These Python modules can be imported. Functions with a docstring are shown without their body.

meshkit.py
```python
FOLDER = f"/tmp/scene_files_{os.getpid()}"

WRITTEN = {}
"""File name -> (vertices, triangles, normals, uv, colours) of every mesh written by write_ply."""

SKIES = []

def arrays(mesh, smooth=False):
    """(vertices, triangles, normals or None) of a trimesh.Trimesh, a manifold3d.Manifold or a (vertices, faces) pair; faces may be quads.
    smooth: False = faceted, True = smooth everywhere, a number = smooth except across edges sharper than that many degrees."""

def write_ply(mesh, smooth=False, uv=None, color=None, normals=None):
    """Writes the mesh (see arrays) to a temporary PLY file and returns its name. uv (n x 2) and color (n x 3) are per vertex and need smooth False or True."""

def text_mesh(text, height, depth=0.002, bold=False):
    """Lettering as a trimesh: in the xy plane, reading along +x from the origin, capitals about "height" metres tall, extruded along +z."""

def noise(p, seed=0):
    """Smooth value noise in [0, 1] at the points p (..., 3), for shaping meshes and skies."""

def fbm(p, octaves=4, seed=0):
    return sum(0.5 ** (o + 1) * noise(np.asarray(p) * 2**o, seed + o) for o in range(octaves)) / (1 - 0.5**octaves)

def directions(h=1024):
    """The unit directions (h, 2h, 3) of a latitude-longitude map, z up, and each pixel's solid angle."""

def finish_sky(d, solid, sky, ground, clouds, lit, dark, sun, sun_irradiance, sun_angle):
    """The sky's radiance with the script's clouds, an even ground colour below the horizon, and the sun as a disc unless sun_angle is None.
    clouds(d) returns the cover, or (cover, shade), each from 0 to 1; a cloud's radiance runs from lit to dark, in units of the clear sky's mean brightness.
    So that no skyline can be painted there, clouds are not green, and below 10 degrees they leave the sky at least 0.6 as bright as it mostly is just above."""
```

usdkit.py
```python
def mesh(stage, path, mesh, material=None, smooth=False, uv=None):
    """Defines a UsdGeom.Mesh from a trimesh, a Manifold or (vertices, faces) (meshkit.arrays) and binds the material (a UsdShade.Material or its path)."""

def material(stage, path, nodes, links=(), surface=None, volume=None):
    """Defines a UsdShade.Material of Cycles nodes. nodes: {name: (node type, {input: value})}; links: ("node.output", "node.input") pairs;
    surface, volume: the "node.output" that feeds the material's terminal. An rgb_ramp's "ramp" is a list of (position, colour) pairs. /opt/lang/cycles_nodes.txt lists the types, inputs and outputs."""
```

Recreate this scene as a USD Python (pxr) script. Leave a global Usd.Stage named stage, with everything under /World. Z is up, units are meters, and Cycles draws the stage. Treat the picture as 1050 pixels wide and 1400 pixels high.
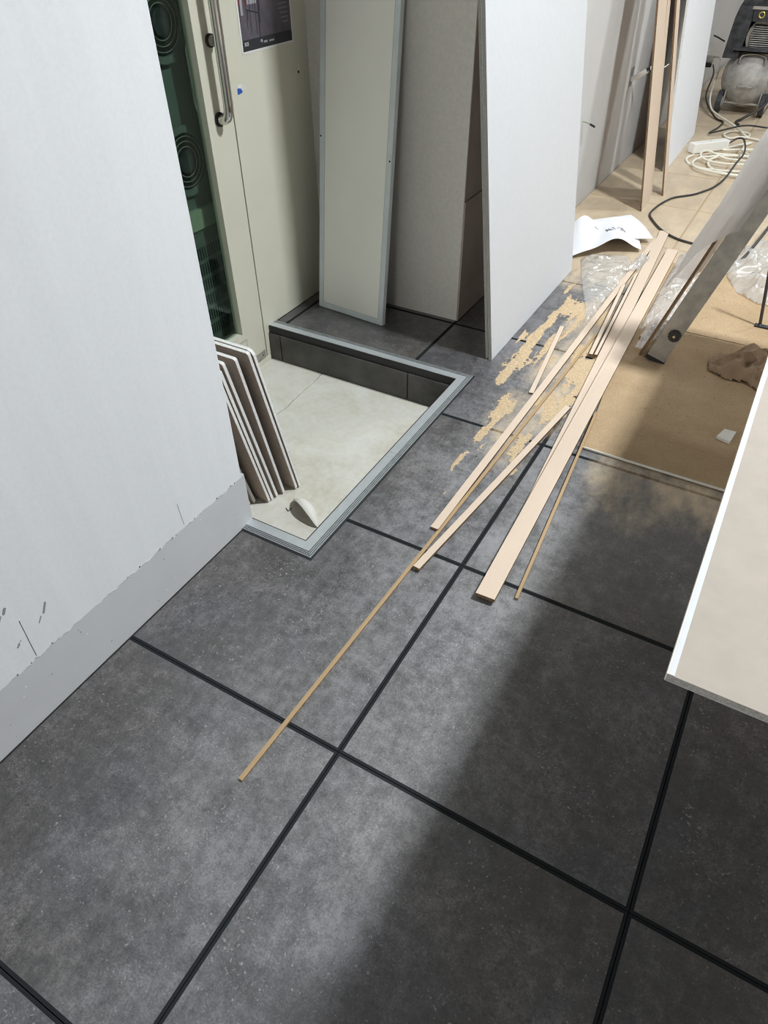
import math, random
import numpy as np, trimesh, manifold3d, usdkit, meshkit
from shapely.geometry import Polygon, box as sbox, LineString, Point
from shapely import ops
from pxr import Usd, UsdGeom, UsdLux, UsdShade, Gf, Sdf

stage = Usd.Stage.CreateInMemory()
UsdGeom.SetStageUpAxis(stage, UsdGeom.Tokens.z)
UsdGeom.SetStageMetersPerUnit(stage, 1.0)
world = UsdGeom.Xform.Define(stage, '/World')
stage.SetDefaultPrim(world.GetPrim())
UsdGeom.Scope.Define(stage, '/World/Looks')

# ------------------------------------------------------------------ camera
F_PX = 928.08
EYE = (0.438852, -0.548325, 1.316516)
RIGHT, UP, BACK = (0.866, -0.333, 0.372), (0.500, 0.591, -0.633), (-0.009, 0.734, 0.679)
from scipy.spatial.transform import Rotation as Rn
R = Rn.from_euler('xyz', [8.24664220e-01, 9.20706173e-03, 5.23111395e-01]).as_matrix()
cam = UsdGeom.Camera.Define(stage, '/World/camera')
M4 = np.eye(4); M4[:3, :3] = R; M4[:3, 3] = EYE
cam.AddTransformOp().Set(Gf.Matrix4d(*M4.T.ravel().tolist()))
cam.CreateHorizontalApertureAttr(36.0)
cam.CreateVerticalApertureAttr(48.0)
cam.CreateFocalLengthAttr(F_PX / 1050 * 36.0)
cam.CreateClippingRangeAttr(Gf.Vec2f(0.02, 100))
cam.CreateExposureAttr(-0.6)

# ------------------------------------------------------------------ lights (the lamps' fittings are built further down)
COOL = (0.91, 0.965, 1.0)
def rect_light(name, pos, size, look, power, color=COOL):
    """pos: centre; look: direction of the light; size: (width, height) in metres; power: radiance."""
    L = UsdLux.RectLight.Define(stage, '/World/' + name)
    L.CreateWidthAttr(size[0]); L.CreateHeightAttr(size[1])
    L.CreateIntensityAttr(power); L.CreateColorAttr(Gf.Vec3f(*color))
    z = -np.array(look, float); z /= np.linalg.norm(z)
    up = np.array([0, 1, 0]) if abs(z[2]) > .9 else np.array([0, 0, 1])
    x = np.cross(up, z); x /= np.linalg.norm(x); y = np.cross(z, x)
    m = np.eye(4); m[:3, 0], m[:3, 1], m[:3, 2], m[:3, 3] = x, y, z, pos
    L.AddTransformOp().Set(Gf.Matrix4d(*m.T.ravel().tolist()))
    return L
CEIL = 3.62
LAMPS = [(1.57, 1.60, 0.36, 0.30, 890), (1.5, 4.50, 0.32, 0.32, 260), (1.5, 7.7, 0.36, 0.36, 110)]
for i, (lx, ly, sx, sy, pw) in enumerate(LAMPS):
    rect_light('lamp_light_%d' % i, (lx, ly, CEIL - .045), (sx, sy), (0, 0, -1), pw)
FILL_WINDOWS = [(2.6, 4.4), (5.2, 7.0)]           # unseen openings added in the right-hand wall for fill light, y from, to
for i, (a, b) in enumerate(FILL_WINDOWS):
    rect_light('daylight_%d' % i, (3.42, (a + b) / 2, 1.55), (b - a, 1.3), (-1, 0, 0), 0.1, (0.9, 0.96, 1.0))
rect_light('daylight_9', (0.6, -5.3, .65), (2.2, .9), (0, 1, 0), 18.0, (1.0, 0.97, 0.92))  # unseen low fill behind the camera, added to light the alcove

# ------------------------------------------------------------------ materials
def mat(name, nodes, links, surface='p.BSDF'):
    return usdkit.material(stage, '/World/Looks/' + name, nodes, links, surface=surface)

def plain(name, c, rough=.6, metal=0., spec=.5, **kw):
    """One colour, with a faint mottling so that no surface is dead flat."""
    n = {'g': ('geometry', {}), 'n': ('noise_texture', {'scale': kw.pop('scale', 14.), 'detail': 5., 'roughness': .6}),
         'r': ('rgb_ramp', {'ramp': [(.3, [x * (1 - kw.get('vary', .06)) for x in c]), (.7, [min(1, x * (1 + kw.get('vary', .06))) for x in c])]}),
         'p': ('principled_bsdf', {'roughness': rough, 'metallic': metal, 'specular_ior_level': spec})}
    kw.pop('vary', None)
    for k, v in kw.items():
        n['p'][1][k] = v
    return mat(name, n, [('g.position', 'n.vector'), ('n.fac', 'r.fac'), ('r.color', 'p.base_color')])

def M(x): return ('math', x)

DUST = (0.60, 0.46, 0.30)
def dust_nodes(n, l):
    """Adds nodes for the sawdust film that lies on the floor: fac in node 'dustf'."""
    n.update({
        'g': ('geometry', {}), 'sx': ('separate_xyz', {}),
        'dy': ('map_range', {'range_type': 'smoothstep', 'from_min': 2.05, 'from_max': 2.75, 'to_min': 0., 'to_max': .64, 'clamp': True}),
        'dxl': ('map_range', {'range_type': 'smoothstep', 'from_min': -.62, 'from_max': -.42, 'to_min': 0.25, 'to_max': 1., 'clamp': True}),
        'farx': ('map_range', {'range_type': 'linear', 'from_min': 2.6, 'from_max': 3.2, 'to_min': 0., 'to_max': 1., 'clamp': True}),
        'dd0': ('math', {'math_type': 'maximum'}), 'dd': ('math', {'math_type': 'multiply'}),
        # brown film in front of the hardboard
        'ey': ('map_range', {'range_type': 'smoothstep', 'from_min': .62, 'from_max': 1.22, 'to_min': 0., 'to_max': 1., 'clamp': True}),
        'ex': ('map_range', {'range_type': 'smoothstep', 'from_min': .06, 'from_max': .2, 'to_min': 0., 'to_max': .40, 'clamp': True}),
        'ee': ('math', {'math_type': 'multiply'}),
        # the walked-in streak left of the laths
        'ax': ('math', {'math_type': 'add', 'value2': .10}), 'ab': ('math', {'math_type': 'absolute'}),
        'sx2': ('map_range', {'range_type': 'smoothstep', 'from_min': .04, 'from_max': .24, 'to_min': .38, 'to_max': 0., 'clamp': True}),
        'sy2': ('map_range', {'range_type': 'smoothstep', 'from_min': .55, 'from_max': 1.3, 'to_min': 0., 'to_max': 1., 'clamp': True}),
        'ss': ('math', {'math_type': 'multiply'}),
        'm1': ('math', {'math_type': 'maximum'}), 'm2': ('math', {'math_type': 'maximum'}),
        'mp': ('mapping', {'mapping_type': 'point', 'scale': (1.6, .8, 1.)}),
        'dn': ('noise_texture', {'scale': 6., 'detail': 9., 'roughness': .68}),
        'mul': ('math', {'math_type': 'multiply', 'value2': 1.35}), 'sub': ('math', {'math_type': 'add'}),
        'dustf': ('map_range', {'range_type': 'smoothstep', 'from_min': .80, 'from_max': 1.22, 'to_min': 0., 'to_max': .92, 'clamp': True}),
    })
    l += [('g.position', 'sx.vector'), ('sx.y', 'dy.value'), ('sx.x', 'dxl.value'), ('sx.y', 'farx.value'), ('dxl.result', 'dd0.value1'), ('farx.result', 'dd0.value2'),
          ('dy.result', 'dd.value1'), ('dd0.value', 'dd.value2'), ('sx.y', 'ey.value'), ('sx.x', 'ex.value'), ('ey.result', 'ee.value1'), ('ex.result', 'ee.value2'),
          ('sx.x', 'ax.value1'), ('ax.value', 'ab.value1'), ('ab.value', 'sx2.value'), ('sx.y', 'sy2.value'), ('sx2.result', 'ss.value1'), ('sy2.result', 'ss.value2'),
          ('dd.value', 'm1.value1'), ('ee.value', 'm1.value2'), ('m1.value', 'm2.value1'), ('ss.value', 'm2.value2'),
          ('g.position', 'mp.vector'), ('mp.vector', 'dn.vector'), ('m2.value', 'mul.value1'), ('mul.value', 'sub.value1'), ('dn.fac', 'sub.value2'), ('sub.value', 'dustf.value')]

def tile_material(name, dark, mid, light, edge=False):
    n, l = {}, []
    dust_nodes(n, l)
    n.update({
        'oi': ('object_info', {}), 'off': ('vector_math', {'math_type': 'add'}), 'cmb': ('combine_xyz', {}),
        'orr': ('math', {'math_type': 'multiply', 'value2': 13.}),
        'a': ('noise_texture', {'scale': 4.2, 'detail': 8., 'roughness': .62, 'distortion': .5}),
        'b': ('noise_texture', {'scale': 30., 'detail': 9., 'roughness': .78}),
        'c': ('noise_texture', {'scale': 300., 'detail': 2., 'roughness': .6}),
        'k1': ('math', {'math_type': 'multiply_add', 'value2': .27}), 'k2': ('math', {'math_type': 'multiply', 'value2': .40}),
        'k3': ('math', {'math_type': 'multiply_add', 'value2': .22}),
        'r': ('rgb_ramp', {'ramp': [(.40, dark), (.5, mid), (.60, light)]}),
        'hz': ('noise_texture', {'scale': 2.6, 'detail': 4., 'roughness': .6}),
        'hr': ('rgb_ramp', {'ramp': [(.36, (.90, .92, 1.06)), (.64, (1.08, 1.0, .92))]}),
        'hm': ('mix', {'mix_type': 'multiply', 'fac': 1.}),
        'fl': ('noise_texture', {'scale': 150., 'detail': 2., 'roughness': .5}), 'fl2': ('noise_texture', {'scale': 9., 'detail': 4., 'roughness': .7}), 'flm': ('math', {'math_type': 'multiply_add', 'value2': .35}),
        'smp': ('mapping', {'mapping_type': 'point', 'rotation': (0., 0., .35), 'scale': (70., 9., 1.)}), 'st': ('noise_texture', {'scale': 1., 'detail': 6., 'roughness': .75}), 'k4': ('math', {'math_type': 'multiply_add', 'value2': .11}),
        'pit': ('noise_texture', {'scale': 110., 'detail': 3., 'roughness': .6}), 'pr': ('map_range', {'range_type': 'smoothstep', 'from_min': .34, 'from_max': .44, 'to_min': .30, 'to_max': 1., 'clamp': True}), 'pm': ('mix', {'mix_type': 'multiply', 'fac': 1.}),
        'fr': ('map_range', {'range_type': 'smoothstep', 'from_min': .84, 'from_max': .93, 'to_min': 0., 'to_max': .6, 'clamp': True}),
        'fm': ('mix', {'mix_type': 'mix', 'color2': (.36, .355, .34)}),
        'px0': ('math', {'math_type': 'add', 'value2': .03}), 'px1': ('math', {'math_type': 'absolute'}),  # pale band: lamp glow on the floor put into the tile colour
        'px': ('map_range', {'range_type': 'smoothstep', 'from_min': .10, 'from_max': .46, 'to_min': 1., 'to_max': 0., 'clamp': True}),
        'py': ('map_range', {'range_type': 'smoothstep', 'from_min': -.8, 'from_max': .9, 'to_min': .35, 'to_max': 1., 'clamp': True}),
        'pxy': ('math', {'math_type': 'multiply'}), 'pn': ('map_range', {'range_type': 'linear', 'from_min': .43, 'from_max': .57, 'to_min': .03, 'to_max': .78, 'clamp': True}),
        'pf': ('math', {'math_type': 'multiply'}), 'glowm': ('mix', {'mix_type': 'mix', 'color2': (.265, .262, .270)}),
        'dc': ('rgb_ramp', {'ramp': [(.35, (.50, .385, .25)), (.65, (.66, .52, .345))]}),
        'dm': ('mix', {'mix_type': 'mix'}),
        'ro': ('map_range', {'range_type': 'linear', 'from_min': .3, 'from_max': .7, 'to_min': .54, 'to_max': .47, 'clamp': True}),
        'rd': ('mix_float', {'b': .9}),
        'bp': ('bump', {'strength': .22, 'distance': .002}),
        'p': ('principled_bsdf', {'specular_ior_level': 1.0, 'coat_weight': 1.0, 'coat_roughness': .5, 'coat_ior': 1.55}),
    })
    l += [('oi.random', 'orr.value1'), ('orr.value', 'cmb.x'), ('orr.value', 'cmb.z'), ('g.position', 'off.vector1'), ('cmb.vector', 'off.vector2'),
          ('off.vector', 'a.vector'), ('off.vector', 'b.vector'), ('off.vector', 'c.vector'), ('off.vector', 'hz.vector'), ('off.vector', 'fl.vector'),
          ('b.fac', 'k2.value1'), ('a.fac', 'k1.value1'), ('k2.value', 'k1.value3'), ('c.fac', 'k3.value1'), ('k1.value', 'k3.value3'),
          ('off.vector', 'smp.vector'), ('smp.vector', 'st.vector'), ('st.fac', 'k4.value1'), ('k3.value', 'k4.value3'), ('off.vector', 'pit.vector'), ('pit.fac', 'pr.value'), ('off.vector', 'fl2.vector'), ('k4.value', 'r.fac'), ('hz.fac', 'hr.fac'), ('r.color', 'hm.color1'), ('hr.color', 'hm.color2'),
          ('fl2.fac', 'flm.value1'), ('fl.fac', 'flm.value3'), ('flm.value', 'fr.value'), ('fr.result', 'fm.fac'), ('hm.color', 'pm.color1'), ('pr.result', 'pm.color2'), ('glowm.color', 'fm.color1'),
          ('dn.fac', 'dc.fac'), ('sx.x', 'px0.value1'), ('px0.value', 'px1.value1'), ('px1.value', 'px.value'), ('sx.y', 'py.value'), ('px.result', 'pxy.value1'), ('py.result', 'pxy.value2'), ('k4.value', 'pn.value'), ('pn.result', 'pf.value1'), ('pxy.value', 'pf.value2'), ('pf.value', 'glowm.fac'), ('pm.color', 'glowm.color1'), ('dustf.result', 'dm.fac'), ('fm.color', 'dm.color1'), ('dc.color', 'dm.color2'), ('dm.color', 'p.base_color'),
          ('a.fac', 'ro.value'), ('dustf.result', 'rd.fac'), ('ro.result', 'rd.a'), ('rd.result', 'p.roughness'),
          ('k3.value', 'bp.height'), ('bp.normal', 'p.normal')]
    return mat(name, n, l)

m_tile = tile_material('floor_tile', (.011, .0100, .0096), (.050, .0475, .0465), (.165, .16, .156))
m_riser = plain('riser_tile', (.075, .070, .066), .55, scale=9., vary=.45)
def trim_mat():
    n, l = {}, []
    dust_nodes(n, l)
    n.update({'dm': ('mix', {'mix_type': 'mix', 'color1': (.016, .018, .020), 'color2': DUST}), 'p': ('principled_bsdf', {'roughness': .7, 'specular_ior_level': .2}),
              'df': ('math', {'math_type': 'multiply', 'value2': .93})})
    l += [('dustf.result', 'df.value1'), ('df.value', 'dm.fac'), ('dm.color', 'p.base_color')]
    return mat('tile_trim', n, l)
m_trim = trim_mat()

def paper_wall():
    """White plasterboard face: faint tall streaks and paper grain."""
    n = {'g': ('geometry', {}), 'mp': ('mapping', {'mapping_type': 'point', 'scale': (9., 9., .35)}),
         'a': ('noise_texture', {'scale': 1.6, 'detail': 6., 'roughness': .6}), 'b': ('noise_texture', {'scale': 130., 'detail': 4., 'roughness': .6}),
         'k': ('math', {'math_type': 'multiply_add', 'value2': .6}), 'k2': ('math', {'math_type': 'multiply', 'value2': .4}),
         'r': ('rgb_ramp', {'ramp': [(.32, (.71, .725, .745)), (.62, (.775, .79, .81))]}),
         'bp': ('bump', {'strength': .08, 'distance': .001}), 'p': ('principled_bsdf', {'roughness': .75, 'specular_ior_level': .3})}
    return mat('wall_board_face', n, [('g.position', 'mp.vector'), ('mp.vector', 'a.vector'), ('g.position', 'b.vector'), ('b.fac', 'k2.value1'), ('a.fac', 'k.value1'), ('k2.value', 'k.value3'),
                                     ('k.value', 'r.fac'), ('r.color', 'p.base_color'), ('b.fac', 'bp.height'), ('bp.normal', 'p.normal')])
m_wallboard = paper_wall()
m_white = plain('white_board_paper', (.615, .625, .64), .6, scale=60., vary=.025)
m_greyboard = plain('grey_board_paper', (.64, .62, .58), .75, scale=90., vary=.06)
m_backpaper = plain('brown_board_paper', (.36, .285, .225), .85, scale=70., vary=.10)
m_tanback = plain('tan_board_paper', (.42, .365, .31), .8, scale=26., vary=.05)
m_gypsum = plain('gypsum_core', (.80, .795, .765), .9, scale=260., vary=.16)
m_gypsumdk = plain('grey_cut_edge', (.36, .355, .335), .9, scale=300., vary=.25)
m_base = plain('grey_base_board', (.555, .56, .57), .7, scale=5., vary=.04)
m_wallpaint = plain('wall_paint', (.58, .57, .56), .8, scale=4., vary=.03)
m_ceiling = plain('ceiling_white', (.40, .40, .40), .9)
m_bareconc = plain('bare_concrete_wall', (.30, .29, .28), .9, scale=3., vary=.15)
m_brownwall = plain('bare_wall', (.42, .345, .305), .8, scale=6., vary=.12)
m_alu = plain('aluminium', (.60, .635, .655), .42, 0.55, scale=40., vary=.05)
m_alu_leg = plain('worn_aluminium', (.36, .345, .31), .5, 0.45, scale=22., vary=.22)
m_steel = plain('polished_steel', (.62, .60, .57), .16, 1.0, vary=.03)
m_black = plain('black_rubber', (.013, .013, .014), .55)
m_blackplastic = plain('black_plastic', (.018, .018, .020), .38)
m_cream = plain('cream_paint', (.63, .612, .505), .42, scale=3., vary=.03)
m_greenpaint = plain('green_cabinet_paint', (.135, .16, .145), .4, scale=5., vary=.05)
m_greenrail = plain('pale_green_rail', (.33, .385, .29), .4)
m_slot = plain('slot_black', (.012, .016, .015), .6)
m_ledframe = plain('led_frame_white', (.68, .735, .755), .35, .1)
m_leddiff = plain('led_diffuser', (.93, .92, .865), .5, scale=5., vary=.02)
m_sawdust = plain('sawdust', (.54, .405, .25), .95, scale=170., vary=.28)
m_crumb = plain('wood_crumbs', (.20, .13, .07), .9, scale=200., vary=.4)
m_card = plain('white_card', (.70, .68, .62), .7)
m_paper = plain('drawing_paper', (.86, .87, .90), .6, vary=.01)
m_ink = plain('pencil_ink', (.03, .03, .04), .7)
m_bluetape = plain('blue_tape', (.02, .09, .42), .5)
m_whitetape = plain('white_sticker', (.72, .72, .70), .5)
m_whitecable = plain('cream_cable', (.80, .77, .66), .4, vary=.03)
m_blackcable = plain('black_cable', (.035, .034, .033), .45, vary=.3)
m_whiteplastic = plain('white_plastic', (.84, .82, .77), .35, vary=.01)
m_brass = plain('brass', (.60, .50, .17), .3, .9)
m_tank = plain('dusty_grey_tank', (.40, .385, .36), .55, .15, scale=18., vary=.30)
m_dustblack = plain('dusty_black_casing', (.035, .037, .042), .55, scale=24., vary=.7)
m_dustgrey = plain('dust_cake', (.38, .35, .31), .9, scale=60., vary=.2)
m_dirt_shade = plain('grey_scuff_shade', (.25, .26, .27), .9)
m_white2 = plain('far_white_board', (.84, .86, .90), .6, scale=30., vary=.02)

def concrete():
    n = {'g': ('geometry', {}), 'a': ('noise_texture', {'scale': 5., 'detail': 9., 'roughness': .62, 'distortion': .6}),
         'b': ('noise_texture', {'scale': 48., 'detail': 6., 'roughness': .7}), 'c': ('noise_texture', {'scale': 21., 'detail': 8., 'roughness': .8, 'distortion': 1.4}),
         'k': ('math', {'math_type': 'multiply_add', 'value2': .65}), 'k2': ('math', {'math_type': 'multiply', 'value2': .35}),
         'r': ('rgb_ramp', {'ramp': [(.33, (.50, .465, .375)), (.47, (.60, .575, .50)), (.62, (.66, .65, .60))]}),
         'cr': ('map_range', {'range_type': 'smoothstep', 'from_min': .66, 'from_max': .74, 'to_min': 0., 'to_max': .55, 'clamp': True}),
         'mx': ('mix', {'mix_type': 'mix', 'color2': (.27, .225, .15)}),
         'bp': ('bump', {'strength': .1, 'distance': .003}), 'p': ('principled_bsdf', {'roughness': .55, 'specular_ior_level': .35})}
    return mat('cream_concrete', n, [('g.position', 'a.vector'), ('g.position', 'b.vector'), ('g.position', 'c.vector'), ('b.fac', 'k2.value1'), ('a.fac', 'k.value1'), ('k2.value', 'k.value3'),
                                    ('k.value', 'r.fac'), ('c.fac', 'cr.value'), ('cr.result', 'mx.fac'), ('r.color', 'mx.color1'), ('mx.color', 'p.base_color'), ('b.fac', 'bp.height'), ('bp.normal', 'p.normal')])
m_concrete = concrete()

def mdf(name, face, edge, spots=False):
    """Fibreboard: pale sanded faces (the thin axis is local z), dark sawn edges."""
    n = {'t': ('texture_coordinate', {}), 's': ('separate_xyz', {}), 'ab': ('math', {'math_type': 'absolute'}),
         'gt': ('math', {'math_type': 'greater_than', 'value2': .6}),
         'a': ('noise_texture', {'scale': 9., 'detail': 6., 'roughness': .6}), 'b': ('noise_texture', {'scale': 260., 'detail': 3.}),
         'mp': ('mapping', {'mapping_type': 'point', 'scale': (2., 30., 30.)}),
         'k': ('math', {'math_type': 'multiply_add', 'value2': .6}), 'k2': ('math', {'math_type': 'multiply', 'value2': .4}),
         'r': ('rgb_ramp', {'ramp': [(.33, [x * .965 for x in face]), (.66, [min(1, x * 1.03) for x in face])]}),
         'e': ('rgb_ramp', {'ramp': [(.35, [x * .6 for x in edge]), (.65, [x * 1.35 for x in edge])]}),
         'mx': ('mix', {'mix_type': 'mix'}), 'p': ('principled_bsdf', {'roughness': .62, 'specular_ior_level': .35})}
    return mat(name, n, [('t.normal', 's.vector'), ('s.z', 'ab.value1'), ('ab.value', 'gt.value1'), ('t.object', 'mp.vector'), ('mp.vector', 'a.vector'), ('t.object', 'b.vector'),
                         ('b.fac', 'k2.value1'), ('a.fac', 'k.value1'), ('k2.value', 'k.value3'), ('k.value', 'r.fac'), ('b.fac', 'e.fac'), ('gt.value', 'mx.fac'), ('e.color', 'mx.color1'), ('r.color', 'mx.color2'), ('mx.color', 'p.base_color')])
m_mdf = mdf('fibreboard', (.66, .53, .415), (.17, .105, .055))
m_lath = mdf('sawn_lath', (.43, .295, .16), (.30, .20, .11))

def dustboard():
    n = {'g': ('geometry', {}), 'a': ('noise_texture', {'scale': 3.2, 'detail': 8., 'roughness': .6}), 'b': ('noise_texture', {'scale': 190., 'detail': 5., 'roughness': .7}),
         'k': ('math', {'math_type': 'multiply_add', 'value2': .55}), 'k2': ('math', {'math_type': 'multiply', 'value2': .45}),
         'r': ('rgb_ramp', {'ramp': [(.30, (.30, .205, .115)), (.48, (.42, .30, .18)), (.68, (.53, .40, .255))]}),
         'bp': ('bump', {'strength': .5, 'distance': .003}), 'p': ('principled_bsdf', {'roughness': .9, 'specular_ior_level': .2})}
    return mat('dusty_hardboard', n, [('g.position', 'a.vector'), ('g.position', 'b.vector'), ('b.fac', 'k2.value1'), ('a.fac', 'k.value1'), ('k2.value', 'k.value3'),
                                     ('k.value', 'r.fac'), ('r.color', 'p.base_color'), ('k.value', 'bp.height'), ('bp.normal', 'p.normal')])
m_dustboard = dustboard()

def film(name, clear, tint, rough=.12, back=.45):
    n = {'t': ('transparent_bsdf', {'color': (.97, .97, .96)}), 'd': ('diffuse_bsdf', {'color': tint}), 'tr': ('translucent_bsdf', {'color': tint}),
         'dt': ('mix_closure', {'fac': back}), 'gl': ('glossy_bsdf', {'color': (.9, .9, .9), 'roughness': rough}),
         'g': ('geometry', {}), 'io': ('map_range', {'range_type': 'linear', 'from_min': 0., 'from_max': 1., 'to_min': 1.5, 'to_max': .6667}), 'fr': ('fresnel', {}), 'fm': ('math', {'math_type': 'multiply_add', 'value2': 1.4, 'value3': .03, 'use_clamp': True}),
         'm': ('mix_closure', {'fac': clear}), 'o': ('mix_closure', {})}
    return mat(name, n, [('g.backfacing', 'io.value'), ('io.result', 'fr.IOR'), ('d.BSDF', 'dt.closure1'), ('tr.BSDF', 'dt.closure2'), ('dt.closure', 'm.closure1'), ('t.BSDF', 'm.closure2'), ('fr.fac', 'fm.value1'), ('fm.value', 'o.fac'), ('m.closure', 'o.closure1'), ('gl.BSDF', 'o.closure2')], 'o.closure')
m_film = film('clear_plastic_film', .45, (.88, .875, .86), .22)
m_film_drape = film('milky_plastic_film', .15, (.92, .89, .865), .45, .62)
m_glass = mat('green_glass', {'t': ('transparent_bsdf', {'color': (.79, .865, .82)}), 'gl': ('glossy_bsdf', {'color': (.8, .9, .85), 'roughness': .03}), 'g': ('geometry', {}), 'io': ('map_range', {'range_type': 'linear', 'from_min': 0., 'from_max': 1., 'to_min': 1.5, 'to_max': .6667}), 'fr': ('fresnel', {}), 'o': ('mix_closure', {})},
              [('g.backfacing', 'io.value'), ('io.result', 'fr.IOR'), ('fr.fac', 'o.fac'), ('t.BSDF', 'o.closure1'), ('gl.BSDF', 'o.closure2')], 'o.closure')
m_lampface = mat('lamp_diffuser', {'e': ('emission', {'color': (.93, .97, 1.), 'strength': 6.})}, [], 'e.emission')
m_kraft = plain('kraft_paper', (.34, .235, .15), .85, scale=30., vary=.12)
m_poster = plain('poster_print', (.10, .086, .105), .35, scale=11., vary=.35)
m_posterdark = plain('poster_dark_band', (.028, .028, .034), .35)
m_posterpale = plain('poster_pale_print', (.34, .33, .36), .35)
m_postertext = plain('poster_small_type', (.22, .21, .23), .35)
m_posterred = plain('poster_red_print', (.20, .05, .04), .35)

# ------------------------------------------------------------------ helpers
_used = {}
def numbered(path):
    n = _used.get(path, 0); _used[path] = n + 1
    return path if n == 0 else '%s_%03d' % (path, n)
def xf(prim, loc=None, mtx=None):
    if mtx is not None:
        UsdGeom.Xformable(prim).AddTransformOp().Set(Gf.Matrix4d(*np.asarray(mtx, float).T.ravel().tolist()))
    elif loc is not None:
        UsdGeom.Xformable(prim).AddTranslateOp().Set(Gf.Vec3d(*loc))
def meta(p, label=None, cat=None, group=None, kind=None):
    for k, v in (('label', label), ('category', cat), ('group', group), ('kind', kind)):
        if v: p.SetCustomDataByKey(k, v)
def thing(name, label, cat, loc=None, mtx=None, group=None, kind=None):
    x = UsdGeom.Xform.Define(stage, numbered('/World/' + name)); xf(x, loc, mtx)
    meta(x.GetPrim(), label, cat, group, kind)
    return x.GetPrim()
def setting(name):
    x = UsdGeom.Xform.Define(stage, numbered('/World/' + name)); meta(x.GetPrim(), kind='structure')
    return x.GetPrim()
def part(name, mesh, material, parent=None, label=None, smooth=False, kind=None, mtx=None):
    base = '/World' if parent is None else str(parent.GetPath())
    if isinstance(mesh, list): mesh = trimesh.util.concatenate(mesh)
    o = usdkit.mesh(stage, numbered(base + '/' + name), mesh, material, smooth)
    xf(o, mtx=mtx)
    meta(o.GetPrim(), label, kind=kind)
    return o.GetPrim()
def solo(name, mesh, material, label, cat, smooth=False, group=None, kind=None, mtx=None):
    p = part(name, mesh, material, None, None, smooth, None, mtx); meta(p, label, cat, group, kind); return p
def box(x0, x1, y0, y1, z0, z1):
    m = trimesh.creation.box((x1 - x0, y1 - y0, z1 - z0)); m.apply_translation(((x0 + x1) / 2, (y0 + y1) / 2, (z0 + z1) / 2)); return m
def rbox(x0, x1, y0, y1, z0, z1, r=.004, seg=2):
    """Box with rounded edges (hull of spheres)."""
    s = trimesh.creation.icosphere(seg, r).vertices
    pts = [np.array([x, y, z]) + s for x in (x0 + r, x1 - r) for y in (y0 + r, y1 - r) for z in (z0 + r, z1 - r)]
    return trimesh.convex.convex_hull(np.vstack(pts))
def cyl(p0, p1, r, n=20):
    return trimesh.creation.cylinder(radius=r, segment=[p0, p1], sections=n)
def frame_of(p0, p1, up=(0, 0, 1)):
    """4x4 with x from p0 to p1, z near up, origin at p0; and the length."""
    p0, p1 = np.array(p0, float), np.array(p1, float)
    x = p1 - p0; L = np.linalg.norm(x); x /= L
    z = np.array(up, float); z -= x * (z @ x); z /= np.linalg.norm(z); y = np.cross(z, x)
    m = np.eye(4); m[:3, 0], m[:3, 1], m[:3, 2], m[:3, 3] = x, y, z, p0
    return m, L
def spline(pts, n=12):
    p = np.array(pts, float); p = np.vstack([2 * p[0] - p[1], p, 2 * p[-1] - p[-2]]); out = []
    for i in range(1, len(p) - 2):
        for t in np.linspace(0, 1, n, endpoint=False):
            a, b, c, d = p[i - 1], p[i], p[i + 1], p[i + 2]
            out.append(.5 * (2 * b + (c - a) * t + (2 * a - 5 * b + 4 * c - d) * t * t + (3 * b - a - 3 * c + d) * t ** 3))
    return np.array(out + [p[-2]])
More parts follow.
